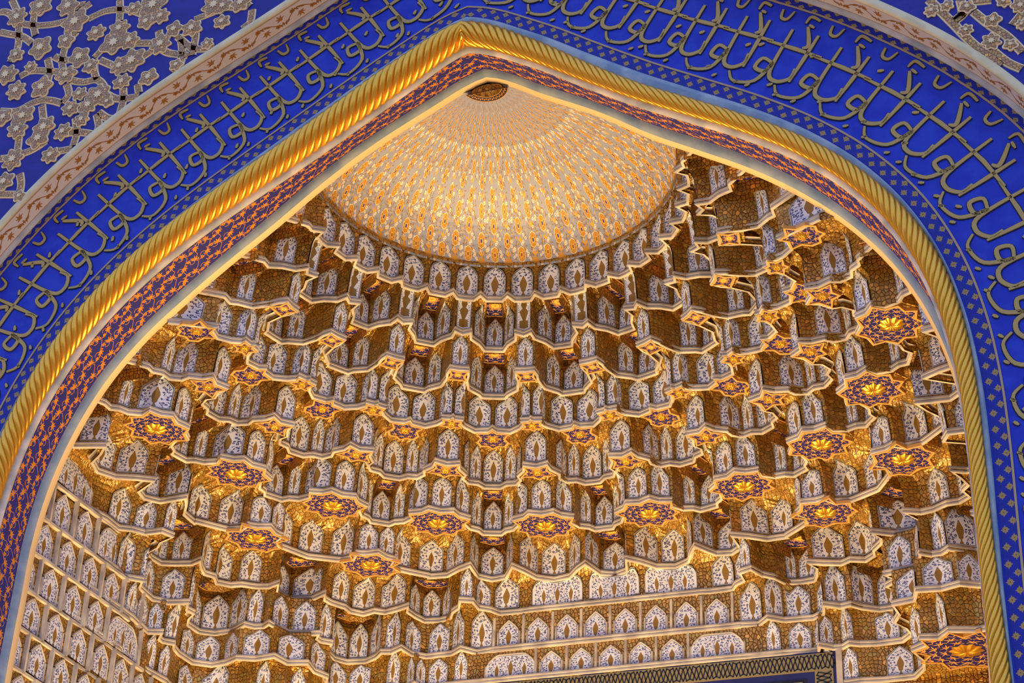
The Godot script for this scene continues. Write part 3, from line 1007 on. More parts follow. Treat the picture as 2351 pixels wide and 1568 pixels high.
const CORNER_ROOF := {
	8: [[13.9, 3.935], [16.7, 3.98], [19.6, 3.87], [20.5, 3.86], [22.7, 3.88], [23.5, 3.98], [24.2, 4.35], [26.8, 4.38], [28.6, 4.2], [29.4, 4.07], [30.9, 4.06], [32.4, 4.16], [33.9, 4.16], [34.4, 4.44], [37.0, 4.42], [37.7, 4.18], [39.7, 4.13], [40.9, 4.09], [42.7, 4.14], [43.2, 4.27], [45, 4.27]],
	9: [[17.8, 4.01], [19.8, 4.08], [22, 4.0], [23.2, 4.14], [26.4, 4.26], [28.2, 4.23], [30, 4.09], [31.1, 4.23], [32.4, 4.26], [32.7, 4.39], [33.6, 4.54], [35.7, 4.63], [37.3, 4.59], [38.6, 4.45], [38.9, 4.22], [40.4, 4.21], [41.2, 4.16], [43.2, 4.12], [45, 4.18]],
	10: [[20, 4.06], [22.7, 4.13], [26.5, 4.29], [27.8, 4.20], [28.6, 4.33], [29.4, 4.37], [30.8, 4.34], [31.5, 4.43], [32.9, 4.55], [35.4, 4.70], [37.4, 4.66], [38.4, 4.5], [38.8, 4.30], [40.9, 4.21], [42.6, 4.16], [45, 4.16]],
	11: [[21, 4.09], [26.5, 4.32], [31, 4.45], [36, 4.8], [38.4, 4.95], [41, 5.05], [45, 5.15]],
}
const CORNER_PANELS := {
	8: [[14.1, 17.5], [18.1, 20.1], [20.75, 22.5], [23.7, 24.6], [24.95, 27.2], [27.7, 29.2], [30.1, 33.0], [33.9, 36.6], [37.4, 39.9], [42.0, 44.7]],
	9: [[17.7, 20.6], [21.6, 23.1], [23.5, 26.1], [27.2, 29.4], [30.2, 31.8], [32.45, 33.25], [33.5, 35.5], [35.8, 38.3], [38.45, 39.0], [39.3, 41.0], [42.0, 44.6]],
	10: [[20.9, 22.6], [23.5, 25.9], [26.3, 27.6], [27.85, 28.6], [29.5, 31.1], [32.9, 35.2], [35.6, 37.9], [38.3, 38.9], [39.5, 42.1], [43.2, 46.8]],
	11: [[23.5, 25.8], [26.6, 28.6], [29.3, 31.0], [33.5, 36.0], [37.0, 39.5], [41.8, 43.6]],
}
const TIER_LABELS := {
	1: "uppermost stalactite tier, a ring of scalloped white panels at the foot of the half dome",
	2: "second stalactite tier below the half dome, with narrow vase panels between dark recesses",
	3: "third stalactite tier below the half dome, with small four-pointed star soffits under its piers",
	4: "fourth stalactite tier below the half dome, with paired panels over six-pointed stars",
	5: "fifth stalactite tier below the half dome, over a row of spiky six-pointed stars",
	6: "sixth stalactite tier below the half dome, carrying the ring of ten large star medallions",
	7: "seventh stalactite tier below the half dome, with two star medallions in each corner",
	8: "eighth stalactite tier, first to step back into the corners beside the three-cypress lunettes",
	9: "ninth stalactite tier, in the corners level with the upper row of framed wall panels",
	10: "tenth stalactite tier, in the corners level with the lower row of framed wall panels",
	11: "lowest visible stalactite tier, with one big blue star soffit in the corner",
}

func whole(half_of: Callable) -> PackedVector2Array:
	# the full outline from the left end to the right, as (degrees, radius)
	var out := PackedVector2Array()
	for n in range(-6, 7):
		var half: Array = half_of.call(n)
		var mid := 18.0 * n
		for i in range(half.size() - 1, -1, -1):
			if i > 0: out.append(Vector2(mid - half[i][0], half[i][1]))
		for q in half: out.append(Vector2(mid + q[0], q[1]))
	return out

# beyond the last bay each outline flares out to the back of the arch wall
const FLARE := [1.75, 1.83, 2.27, 2.72, 2.93, 3.32, 3.62, 3.97]

func flared(p: PackedVector2Array, k: int, extra := 0.0) -> PackedVector2Array:
	var out := PackedVector2Array()
	out.append(Vector2(-98, FLARE[k] + 0.75))
	out.append(Vector2(-94.6, FLARE[k] + extra))
	for q in p:
		if absf(q.x) <= 90.6: out.append(q)
	out.append(Vector2(94.6, FLARE[k] + extra))
	out.append(Vector2(98, FLARE[k] + 0.75))
	return tidy(out)

func corner_whole(quarter: Array) -> PackedVector2Array:
	var one := []
	for q in quarter: one.append(Vector2(q[0], q[1]))
	for i in range(quarter.size() - 2, -1, -1): one.append(Vector2(90.0 - quarter[i][0], quarter[i][1] * lerpf(1.0, 1.012, clampf((45.0 - quarter[i][0]) / 25.0, 0.0, 1.0))))
	var first: float = quarter[0][0]
	var out := PackedVector2Array()
	for a in [97.5, 94.0, 90.0, 86.0, 82.0, 79.0]: if a > 91.0 - first: out.append(Vector2(-a, flank(a)))
	for i in range(one.size() - 1, -1, -1): out.append(Vector2(-one[i].x, one[i].y))
	for a in [-0.9, -0.6, -0.3, 0.0, 0.3, 0.6, 0.9]: out.append(Vector2(a * first, 3.80 / cos(deg_to_rad(a * first))))
	for q in one: out.append(q)
	for a in [79.0, 82.0, 86.0, 90.0, 94.0, 97.5]: if a > 91.0 - first: out.append(Vector2(a, flank(a)))
	return tidy(out)

func flank(a: float) -> float:
	# the flat side wall in direction a
	var r := 3.9
	for i in 4: r = side_x(AXIS.y - r * cos(deg_to_rad(a))) / sin(deg_to_rad(a))
	return r

func tidy(p: PackedVector2Array) -> PackedVector2Array:
	var out := PackedVector2Array()
	for q in p:
		if absf(q.x) > 98.0: continue
		if out.size() and out[out.size() - 1].distance_to(q) < 0.004: continue
		out.append(q)
	return out

func rising(p: PackedVector2Array) -> PackedVector2Array:
	# the outline with its re-entrant points straightened, so that each direction meets it once
	var out := PackedVector2Array()
	for q in p:
		var a := q.x
		if out.size(): a = maxf(a, out[out.size() - 1].x + 0.02)
		out.append(Vector2(a, q.y))
	return out

func radius_at(p: PackedVector2Array, a: float) -> float:
	var lo := 0
	var hi := p.size() - 1
	if a <= p[0].x: return p[0].y
	if a >= p[hi].x: return p[hi].y
	while hi - lo > 1:
		var m := (lo + hi) / 2
		if p[m].x <= a: lo = m
		else: hi = m
	return lerpf(p[lo].y, p[hi].y, (a - p[lo].x) / (p[hi].x - p[lo].x))

func polar(a: float, r: float, y: float) -> Vector3:
	var t := deg_to_rad(a)
	return Vector3(r * sin(t), y, AXIS.y - r * cos(t))

const WALL := 0.022           # how far the ledge stands before the wall above it
var wall_line: PackedVector2Array
var roof_line: PackedVector2Array
var y_low := 0.0
var y_high := 0.0

func cove(a: float, t: float, lift := 0.0) -> Vector3:
	# the wall of the present tier in direction a: upright, then curving forward to the tier above; lift stands it off towards the axis
	var r0 := radius_at(wall_line, a) + WALL
	if recessed(a): return clip(polar(a, r0 - lift, lerpf(y_low, y_high + RECESS, t)))
	var r1 := minf(radius_at(roof_line, a), r0)
	var gap := r0 - r1
	var top := y_high + clampf(gap * 0.6, 0.02, 0.13)
	var zone := UPRIGHT * arch_top(clampf((a - cell_mid) / cell_half, -1.0, 1.0))   # upright as high as the panel stands
	var lean := minf(0.045, gap * 0.5)
	var r := r0 - lean * pow(minf(t, zone) / UPRIGHT, 2.0)
	var h := t
	var s := 0.0
	if t > zone:
		s = (t - zone) / (1.0 - zone)
		var w := s * PI * 0.5
		r = lerpf(r, r1, 1.0 - cos(w))
		h = zone + (1.0 - zone) * sin(w)
	return clip(polar(a, r - lift * (1.0 - 0.4 * s), lerpf(y_low, top, h) - lift * (0.2 * t + s * 0.6)))

const UPRIGHT := 0.93
var cell_mid := 0.0
var cell_half := 1.0

# dark recesses: upright walls up to a soffit raised behind the ledge above. Per tier [middle, half width, radius of the soffit's near edge]
const RECESS := 0.095
const DEEP := {
	2: [[0, 2.3, 1.72], [18, 2.3, 1.72], [36, 2.3, 1.72], [54, 2.3, 1.72], [72, 2.3, 1.72], [90, 2.3, 1.72]],
	3: [[0, 2.5, 2.11], [18, 2.5, 2.11], [36, 2.5, 2.11], [54, 2.5, 2.11], [72, 2.5, 2.11], [90, 2.5, 2.11]],
	6: [[0, 1.6, 3.11], [18, 1.6, 3.11], [36, 1.6, 3.11], [54, 1.6, 3.11], [72, 1.6, 3.11], [90, 1.6, 3.11]],
	7: [[0, 2.0, 3.49], [18, 1.9, 3.49], [72, 1.9, 3.49], [90, 1.9, 3.49]],
	8: [[26.6, 2.4, 3.90], [45, 2.4, 3.88], [63.4, 2.4, 3.90]],
	9: [[35.7, 2.6, 4.30], [54.3, 2.6, 4.30]],
}
var tier_now := 0

func recessed(a: float) -> bool:
	if not DEEP.has(tier_now): return false
	for q in DEEP[tier_now]:
		if absf(absf(a) - q[0]) < q[1]: return true
	return false

func recess_soffits(tier: Node3D, o: Vector3) -> void:
	for q in DEEP[tier_now]:
		for s in [-1.0, 1.0]:
			if q[0] == 0 and s < 0: continue
			var mid: float = q[0] * s
			if polar(mid, q[2], 0).z > FRONT - 0.02: continue
			var y := y_high + RECESS
			var near := []
			var far := []
			for i in 7:
				var a: float = mid + q[1] * (i / 3.0 - 1.0)
				near.append(polar(a, q[2], y))
				far.append(polar(a, radius_at(wall_line, a) + WALL, y))
			var c: Vector3 = (near[3] + far[3]) * 0.5
			var er: Vector3 = (far[3] - near[3]).normalized()
			var et := Vector3.UP.cross(er)
			var plate := Builder.new()
			var frame := Builder.new()
			var cheek := Builder.new()
			for i in 6:
				var uv := []
				for p in [near[i], near[i + 1], far[i + 1], far[i]]: uv.append(Vector2(0.5 + (p - c).dot(et) * 2.2, 0.5 + (p - c).dot(er) * 2.2))
				plate.quad(clip(near[i]) - o, clip(near[i + 1]) - o, clip(far[i + 1]) - o, clip(far[i]) - o, uv[0], uv[1], uv[2], uv[3])
				cheek.quad(clip(near[i]) - o, clip(near[i + 1]) - o, clip(near[i + 1] - Vector3(0, RECESS, 0)) - o, clip(near[i] - Vector3(0, RECESS, 0)) - o)
				var d := Vector3(0, -0.006, 0)
				frame.quad(clip(far[i] + d) - o, clip(far[i + 1] + d) - o, clip(far[i + 1] + d - er * 0.016) - o, clip(far[i] + d - er * 0.016) - o)
			for e in [0, 6]:
				# cheeks that close the recess at either side
				var k := 1.0 if e == 0 else -1.0
				var d := Vector3(0, -0.006, 0)
				frame.quad(clip(near[e] + d) - o, clip(far[e] + d) - o, clip(far[e] + d + et * 0.014 * k) - o, clip(near[e] + d + et * 0.014 * k) - o)
				cheek.quad(clip(near[e]) - o, clip(far[e]) - o, clip(far[e] - Vector3(0, RECESS + 0.03, 0)) - o, clip(near[e] - Vector3(0, RECESS + 0.03, 0)) - o)
			var p := put("recess_soffit", plate, mat.star_small, tier)
			tag(p, "dark blue soffit with gold leafwork inside a recess")
			put("frame", frame, mat.line_gold, p)
			put("cheek", cheek, mat.gold, p)

const ROWS := [0.0, 0.2, 0.36, 0.48, 0.55, 0.62, 0.69, 0.75, 0.81, 0.87, 0.92, 0.965, 1.0]

func columns(a0: float, a1: float, step: float) -> PackedFloat32Array:
	var all := [a0, a1]
	if DEEP.has(tier_now):
		for q in DEEP[tier_now]:
			for s in [-1.0, 1.0]:
				for e in [-1.0, 1.0]:
					for d in [-0.015, 0.015]:
						var v: float = s * q[0] + e * q[1] + d
						if v > a0 + 0.02 and v < a1 - 0.02: all.append(v)
	for l in [wall_line, roof_line]:
		for q in l:
			if q.x > a0 + 0.03 and q.x < a1 - 0.03: all.append(q.x)
	var n := int(ceil((a1 - a0) / step))
	for i in range(1, n): all.append(lerpf(a0, a1, i / float(n)))
	all.sort()
	var out := PackedFloat32Array()
	for v in all:
		if out.is_empty() or v - out[out.size() - 1] > 0.009: out.append(v)
	return out

func cell_mesh(a0: float, a1: float, o: Vector3) -> Builder:
	var b := Builder.new()
	var cols := columns(a0, a1, 1.6)
	var last := []
	for a in cols:
		var row := []
		for t in ROWS: row.append(cove(a, t) - o)
		var end: Vector3 = row[row.size() - 1]
		row.append(Vector3(end.x, minf(end.y, y_high + 0.012 - o.y), end.z))
		if last:
			for i in ROWS.size(): b.quad(last[i], row[i], row[i + 1], last[i + 1])
		last = row
	return b

func panel_mesh(a0: float, a1: float, o: Vector3, form: String, cell: int) -> Builder:
	var b := Builder.new()
	var h := y_high - y_low
	var t0 := 0.05 / h
	var t1 := UPRIGHT if form != "vase" else 0.985
	if recessed((a0 + a1) * 0.5): t1 = 0.92
	var cols := columns(a0, a1, (a1 - a0) / 14.0)
	var last := []
	var last_uv := []
	var rows := 8
	var run := PackedFloat32Array([0.0])
	for i in range(1, cols.size()):
		run.append(run[i - 1] + polar(cols[i], radius_at(wall_line, cols[i]), 0).distance_to(polar(cols[i - 1], radius_at(wall_line, cols[i - 1]), 0)))
	for ci in cols.size():
		var a := cols[ci]
		var u := clampf(run[ci] / run[run.size() - 1] * 2.0 - 1.0, -1.0, 1.0)
		var top := 1.0
		if form == "arch": top = arch_top(u)
		elif form == "lunette": top = lunette_top(u)
		var row := [cove(a, t0) - o]
		var uvs := []
		for i in rows + 1:
			var v := top * i / float(rows)
			row.append(cove(a, lerpf(t0, t1, v), 0.014) - o)
			var q := Vector2(u * 0.494 + 0.5, 1.0 - v * 0.994)
			if form == "arch": q = Vector2((cell % 4 + q.x) / 4.0, (cell / 4 + q.y) / 2.0)
			uvs.append(q)
		row.append(cove(a, lerpf(t0, t1, top)) - o)
		uvs.push_front(uvs[0])
		uvs.append(uvs[uvs.size() - 1])
		if last:
			for i in row.size() - 1: b.quad(last[i], row[i], row[i + 1], last[i + 1], last_uv[i], uvs[i], uvs[i + 1], last_uv[i + 1])
		last = row
		last_uv = uvs
	return b

func ledge_mesh(p: PackedVector2Array, y: float, o: Vector3) -> Builder:
	var b := Builder.new()
	var pts := PackedVector2Array()
	for q in p:
		var w := polar(q.x, q.y, y)
		pts.append(Vector2(w.x, w.z))
	# cut where the vault meets the arch wall
	var kept := PackedVector2Array()
	for i in pts.size():
		var q := pts[i]
		if q.y <= FRONT: 
			if kept.is_empty() and i > 0: kept.append(cut(pts[i - 1], q))
			kept.append(q)
		elif kept.size() and pts[i - 1].y <= FRONT:
			kept.append(cut(q, pts[i - 1]))
	var prof := [[-0.05, 0.058], [0.0, 0.058], [0.004, 0.050], [0.004, 0.036], [-0.004, 0.031], [-0.004, 0.024], [0.002, 0.019], [0.002, 0.006], [-0.004, 0.0], [-0.022, 0.0]]
	var last := []
	for i in kept.size():
		var d0 := (kept[i] - kept[maxi(i - 1, 0)]).normalized()
		var d1 := (kept[mini(i + 1, kept.size() - 1)] - kept[i]).normalized()
		if i == 0: d0 = d1
		if i == kept.size() - 1: d1 = d0
		var n0 := Vector2(-d0.y, d0.x)
		var n1 := Vector2(-d1.y, d1.x)
		var m := (n0 + n1).normalized()
		var k := 1.0 / clampf(m.dot(n0), 0.45, 1.0)
		var row := []
		for q in prof:
			var w: Vector2 = kept[i] + m * k * q[0]
			row.append(clip(Vector3(w.x, y + q[1], w.y)) - o)
		if last:
			for j in prof.size() - 1: b.quad(last[j], row[j], row[j + 1], last[j + 1])
		last = row
	return b

func cut(a: Vector2, b: Vector2) -> Vector2:
	return a.lerp(b, clampf((FRONT - a.y) / (b.y - a.y), 0.0, 1.0)) if absf(b.y - a.y) > 1e-6 else b

func roof_mesh(inner: PackedVector2Array, outer: PackedVector2Array, y: float, o: Vector3) -> Builder:
	# underside of a tier between its ledge and the coves of the tier below
	var b := Builder.new()
	wall_line = inner
	roof_line = outer
	var tier_was := tier_now
	tier_now = 0
	var cols := columns(inner[0].x, inner[inner.size() - 1].x, 3.0)
	for i in cols.size() - 1:
		var p := []
		for a in [cols[i], cols[i + 1]]:
			p.append(clip(polar(a, radius_at(inner, a) + 0.012, y + 0.022)) - o)
			p.append(clip(polar(a, maxf(radius_at(outer, a), radius_at(inner, a)) + 0.03, y + 0.022)) - o)
		b.quad(p[0], p[2], p[3], p[1])
	tier_now = tier_was
	return b

func star(parent: Node3D, o: Vector3, mid: float, y: float, outline: Array, centre: float, big: int) -> void:
	# a flat star-shaped soffit: outline [degrees from mid, radius], its frame and its rosette
	var c := polar(mid, centre, y)
	if c.z > FRONT + 0.05: return
	var pts := []
	for q in outline: pts.append(polar(mid + q[0], q[1], y))
	for i in range(outline.size() - 1, -1, -1):
		if absf(outline[i][0]) > 0.01: pts.append(polar(mid - outline[i][0], outline[i][1], y))
	var reach := 0.0
	for p in pts: reach = maxf(reach, p.distance_to(c))
	var er := (polar(mid, centre + 1.0, y) - c)
	var et := Vector3.UP.cross(er)
	var plate := Builder.new()
	var frame := Builder.new()
	var down := Vector3(0, -0.006, 0)
	var up := Vector3(0, 0.012, 0)
	var inner := []
	for p in pts:
		var d: float = p.distance_to(c)
		inner.append(c + (p - c) * (1.0 - 0.024 / maxf(d, 0.05)))
	for i in pts.size():
		var j: int = (i + 1) % pts.size()
		var uv := []
		for p in [c, inner[i], inner[j]]: uv.append(Vector2(0.5 + (p - c).dot(et) / (2.0 * reach), 0.5 + (p - c).dot(er) / (2.0 * reach)))
		plate.tri(clip(c + up * 0.3) - o, clip(inner[i] + up * 0.3) - o, clip(inner[j] + up * 0.3) - o, uv[0], uv[1], uv[2])
		frame.quad(clip(pts[i] + down) - o, clip(pts[j] + down) - o, clip(inner[j] + down) - o, clip(inner[i] + down) - o)
		frame.quad(clip(inner[i] + down) - o, clip(inner[j] + down) - o, clip(inner[j] + up) - o, clip(inner[i] + up) - o)
		frame.quad(clip(pts[i] + down) - o, clip(pts[j] + down) - o, clip(pts[j] + up * 2.0) - o, clip(pts[i] + up * 2.0) - o)
	var s := put("star_soffit", plate, mat.star if big == 2 else mat.star_small, parent)
	tag(s, "blue star-shaped soffit with gold leafwork")
	put("frame", frame, mat.line_gold, s)
	if big == 0: return
	var ros := Builder.new(true)
	var rr := 0.10 if big == 2 else 0.045
	if reach > 0.42: rr = 0.14
	for k in 40:
		for q in 6:
			var p := []
			for e in [[k, q], [k + 1, q], [k + 1, q + 1], [k, q + 1]]:
				var a: float = TAU * e[0] / 40.0
				var f: float = e[1] / 6.0
				var rad := rr * f * (1.0 + 0.12 * cos(a * 10.0) * f)
				var drop := 0.022 * (0.35 + 0.65 * absf(cos(a * 5.0))) * sin(PI * minf(f * 1.05, 1.0)) + 0.01 * (1.0 - f)
				p.append(clip(c + er * cos(a) * rad + et * sin(a) * rad + Vector3(0, -drop + 0.002, 0)) - o)
			ros.quad(p[0], p[1], p[2], p[3])
	put("rosette", ros, mat.leaf_gold, s)

const STARS := {
	3: [["pier", [[0, 1.94], [2.65, 1.93], [2.0, 2.02], [2.5, 2.11], [0, 2.11]], 2.02, 0]],
	4: [["bay", [[0, 2.46], [1.0, 2.525], [3.5, 2.54], [2.6, 2.63], [3.3, 2.71], [2.5, 2.79], [1.1, 2.79], [0, 2.84]], 2.65, 1], ["pier", [[0, 2.29], [0.7, 2.325], [2.35, 2.33], [1.9, 2.395], [2.6, 2.455], [0.8, 2.46], [0, 2.50]], 2.40, 1]],
	5: [["pier", [[0, 2.665], [2.5, 2.62], [2.15, 2.71], [3.55, 2.825], [1.2, 2.83], [0, 2.895]], 2.75, 1]],
	6: [["pier", [[0, 3.035], [2.3, 2.995], [3.4, 3.085], [5.35, 3.135], [4.35, 3.23], [4.95, 3.335], [3.5, 3.38], [3.3, 3.475], [1.3, 3.465], [0, 3.545]], 3.27, 2]],
}
const STAR_7 := [[0, 3.44], [1.7, 3.525], [4.1, 3.55], [3.2, 3.67], [4.6, 3.76], [3.7, 3.82], [3.3, 3.92], [1.4, 3.93], [0, 4.02]]
const STAR_11 := [[0, 4.17], [1.2, 4.31], [3.4, 4.28], [3.1, 4.44], [5.3, 4.50], [4.0, 4.64], [4.9, 4.80], [3.1, 4.86], [2.4, 5.0], [0, 5.12]]

func starred(n: int) -> bool:
	return absi(n) == 2 or absi(n) == 3

func build_tiers() -> void:
	for k in range(1, 12):
		tier_now = k
		var ledge: PackedVector2Array
		var roof: PackedVector2Array       # of the tier above
		var own_roof: PackedVector2Array
		var panels := []
		if k <= 7:
			ledge = flared(whole(func(n): return LEDGE_7_STAR if k == 7 and starred(n) else LEDGE[k]), k)
			roof = rising(flared(whole(func(_n): return ROOF[k - 1]), k - 1, 0.02))
			own_roof = rising(flared(whole(func(n): return ROOF_7_STAR if k == 7 and starred(n) else ROOF[k]), k, 0.02))
			for n in range(-6, 7):
				var m := 18.0 * n
				var set_: Dictionary = PANELS[k]
				var sides: Array = set_.side
				var bay: float = set_.bay
				if k == 7 and starred(n):
					sides = [[0.15, 2.75], [3.15, 5.9]]
					bay = 0.0
				if bay > 0: panels.append([m - bay, m + bay, "arch"])
				for s in sides:
					panels.append([m + s[0], m + s[1], "arch"])
					panels.append([m - s[1], m - s[0], "arch"])
				if set_.pier > 0: panels.append([m + 9 - set_.pier, m + 9 + set_.pier, "vase" if k == 2 else "arch"])
			panels = panels.filter(func(q): return absf(q[0] + q[1]) < 178.0)
			for s in [-1.0, 1.0]: panels.append([92.9 * s - 1.7, 92.9 * s + 1.7, "arch"])
		else:
			ledge = corner_whole(CORNER_LEDGE[k])
			own_roof = rising(corner_whole(CORNER_ROOF[k]))
			roof = rising(corner_whole(CORNER_ROOF[k - 1])) if k > 8 else rising(flared(whole(func(n): return ROOF_7_STAR if starred(n) else ROOF[7]), 7, 0.02))
			for q in CORNER_PANELS[k]:
				for s in [-1.0, 1.0]:
					for mirrored in [false, true]:
						var a: float = 90.0 - q[1] if mirrored else q[0]
						var c: float = 90.0 - q[0] if mirrored else q[1]
						if mirrored and q[1] > 45.0: continue
						panels.append([a if s > 0 else -c, c if s > 0 else -a, "arch"])
			if k == 8:
				for m in [-8.45, 0.0, 8.3]: panels.append([m - 3.75, m + 3.75, "lunette"])
		wall_line = rising(ledge)
		roof_line = roof
		y_low = LEVELS[k]
		y_high = LEVELS[k - 1] + (0.0 if k > 1 else 0.0)
		panels.sort_custom(func(p, q): return p[0] < q[0])
		var limit := 90.0 + rad_to_deg(asin(clampf((-FRONT * -1.0 - AXIS.y * 1.0 - 0.0) / 3.0, -1, 1))) * 0.0 + 6.0
		var o := Vector3(0, y_low, AXIS.y - 2.0)
		var tier := thing("muqarnas_tier", o, TIER_LABELS[k], "muqarnas", "stalactite tiers of the vault")
		# cells: each panel's stretch of gold wall, up to halfway to its neighbours
		var live := []
		for p in panels:
			var mid: float = (p[0] + p[1]) * 0.5
			if polar(mid, radius_at(wall_line, mid), 0).z < FRONT + 0.04 and absf(mid) < limit: live.append(p)
		for i in live.size():
			var a0: float = (live[i - 1][1] + live[i][0]) * 0.5 if i > 0 else wall_line[0].x
			var a1: float = (live[i][1] + live[i + 1][0]) * 0.5 if i < live.size() - 1 else wall_line[wall_line.size() - 1].x
			cell_mid = (live[i][0] + live[i][1]) * 0.5
			cell_half = maxf(0.2, (live[i][1] - live[i][0]) * 0.5)
			var cell := put("niche_cell", cell_mesh(a0, a1, o), mat.gold, tier)
			var form: String = live[i][2]
			var m: Material = mat.panel
			var called := "tile_panel"
			if form == "vase":
				m = mat.vase
				called = "vase_panel"
			elif form == "lunette":
				m = mat.lunette
				called = "lunette_panel"
			put(called, panel_mesh(live[i][0], live[i][1], o, form, (i * 5 + k * 3) % 8), m, cell)
		put("ledge", ledge_mesh(ledge, y_low, o), mat.ledge, tier)
		var wl := wall_line
		put("underside", roof_mesh(wl, own_roof, y_low, o), mat.gold, tier)
		wall_line = wl
		if DEEP.has(k): recess_soffits(tier, o)
		if STARS.has(k):
			for q in STARS[k]:
				for n in range(-5, 6):
					star(tier, o, 18.0 * n + (9.0 if q[0] == "pier" else 0.0), y_low, q[1], q[2], q[3])
		if k == 7:
			for n in range(-5, 6):
				if starred(n): star(tier, o, 18.0 * n, y_low, STAR_7, 3.73, 2)
		if k == 11:
			for s in [-45.0, 45.0]: star(tier, o, s, y_low, STAR_11, 4.65, 2)

# ------------------------------------------------------------------ flat walls of framed panels
func flat_panel(called: String, parent: Node3D, p: Vector3, across: Vector3, out: Vector3, w: float, h: float, wide: bool, cell: int) -> void:
	# a pointed tile panel on a flat wall: p is the middle of its foot
	var b := Builder.new()
	var rim := Builder.new()
	var n := 20
	var last := []
	for i in n + 1:
		var u := i / float(n) * 2.0 - 1.0
		var t := lunette_top(u) if wide else arch_top(u)
		var foot := p + across * u * w * 0.5
		var row := [foot + out * 0.010, foot + Vector3.UP * h * t + out * 0.010, foot + Vector3.UP * (h * t + 0.014) + out * 0.016, foot + Vector3.UP * (h * t + 0.020)]
		var uv := [Vector2(u * 0.47 + 0.5, 0.97), Vector2(u * 0.47 + 0.5, 0.97 - 0.945 * t)]
		if not wide:
			for q in 2: uv[q] = Vector2((cell % 4 + uv[q].x) / 4.0, (cell / 4 + uv[q].y) / 2.0)
		row.append(uv)
		if last:
			b.quad(last[0], row[0], row[1], last[1], last[4][0], row[4][0], row[4][1], last[4][1])
			for j in [1, 2]: rim.quad(last[j], row[j], row[j + 1], last[j + 1])
		last = row
	for s in [-1.0, 1.0]:
		var foot: Vector3 = p + across * s * w * 0.5
		var up := Vector3.UP * h * arch_top(1.0)
		rim.quad(foot + out * 0.010, foot + up + out * 0.010, foot + up + across * s * 0.014 + out * 0.016, foot + across * s * 0.014 + out * 0.016)
		rim.quad(foot + across * s * 0.014 + out * 0.016, foot + up + across * s * 0.014 + out * 0.016, foot + up + across * s * 0.02, foot + across * s * 0.02)
	var o := put(called, b, mat.lunette if wide else mat.panel, parent)
	put("rim", rim, mat.ledge, o)

func bar(b: Builder, p: Vector3, q: Vector3, out: Vector3, w: float, d: float) -> void:
	var s := (q - p).normalized().cross(out).normalized() * w * 0.5
	var prof := [-s, -s * 0.7 + out * d, s * 0.7 + out * d, s]
	for i in 3: b.quad(p + prof[i], q + prof[i], q + prof[i + 1], p + prof[i + 1])

const GRID_Z := -4.574

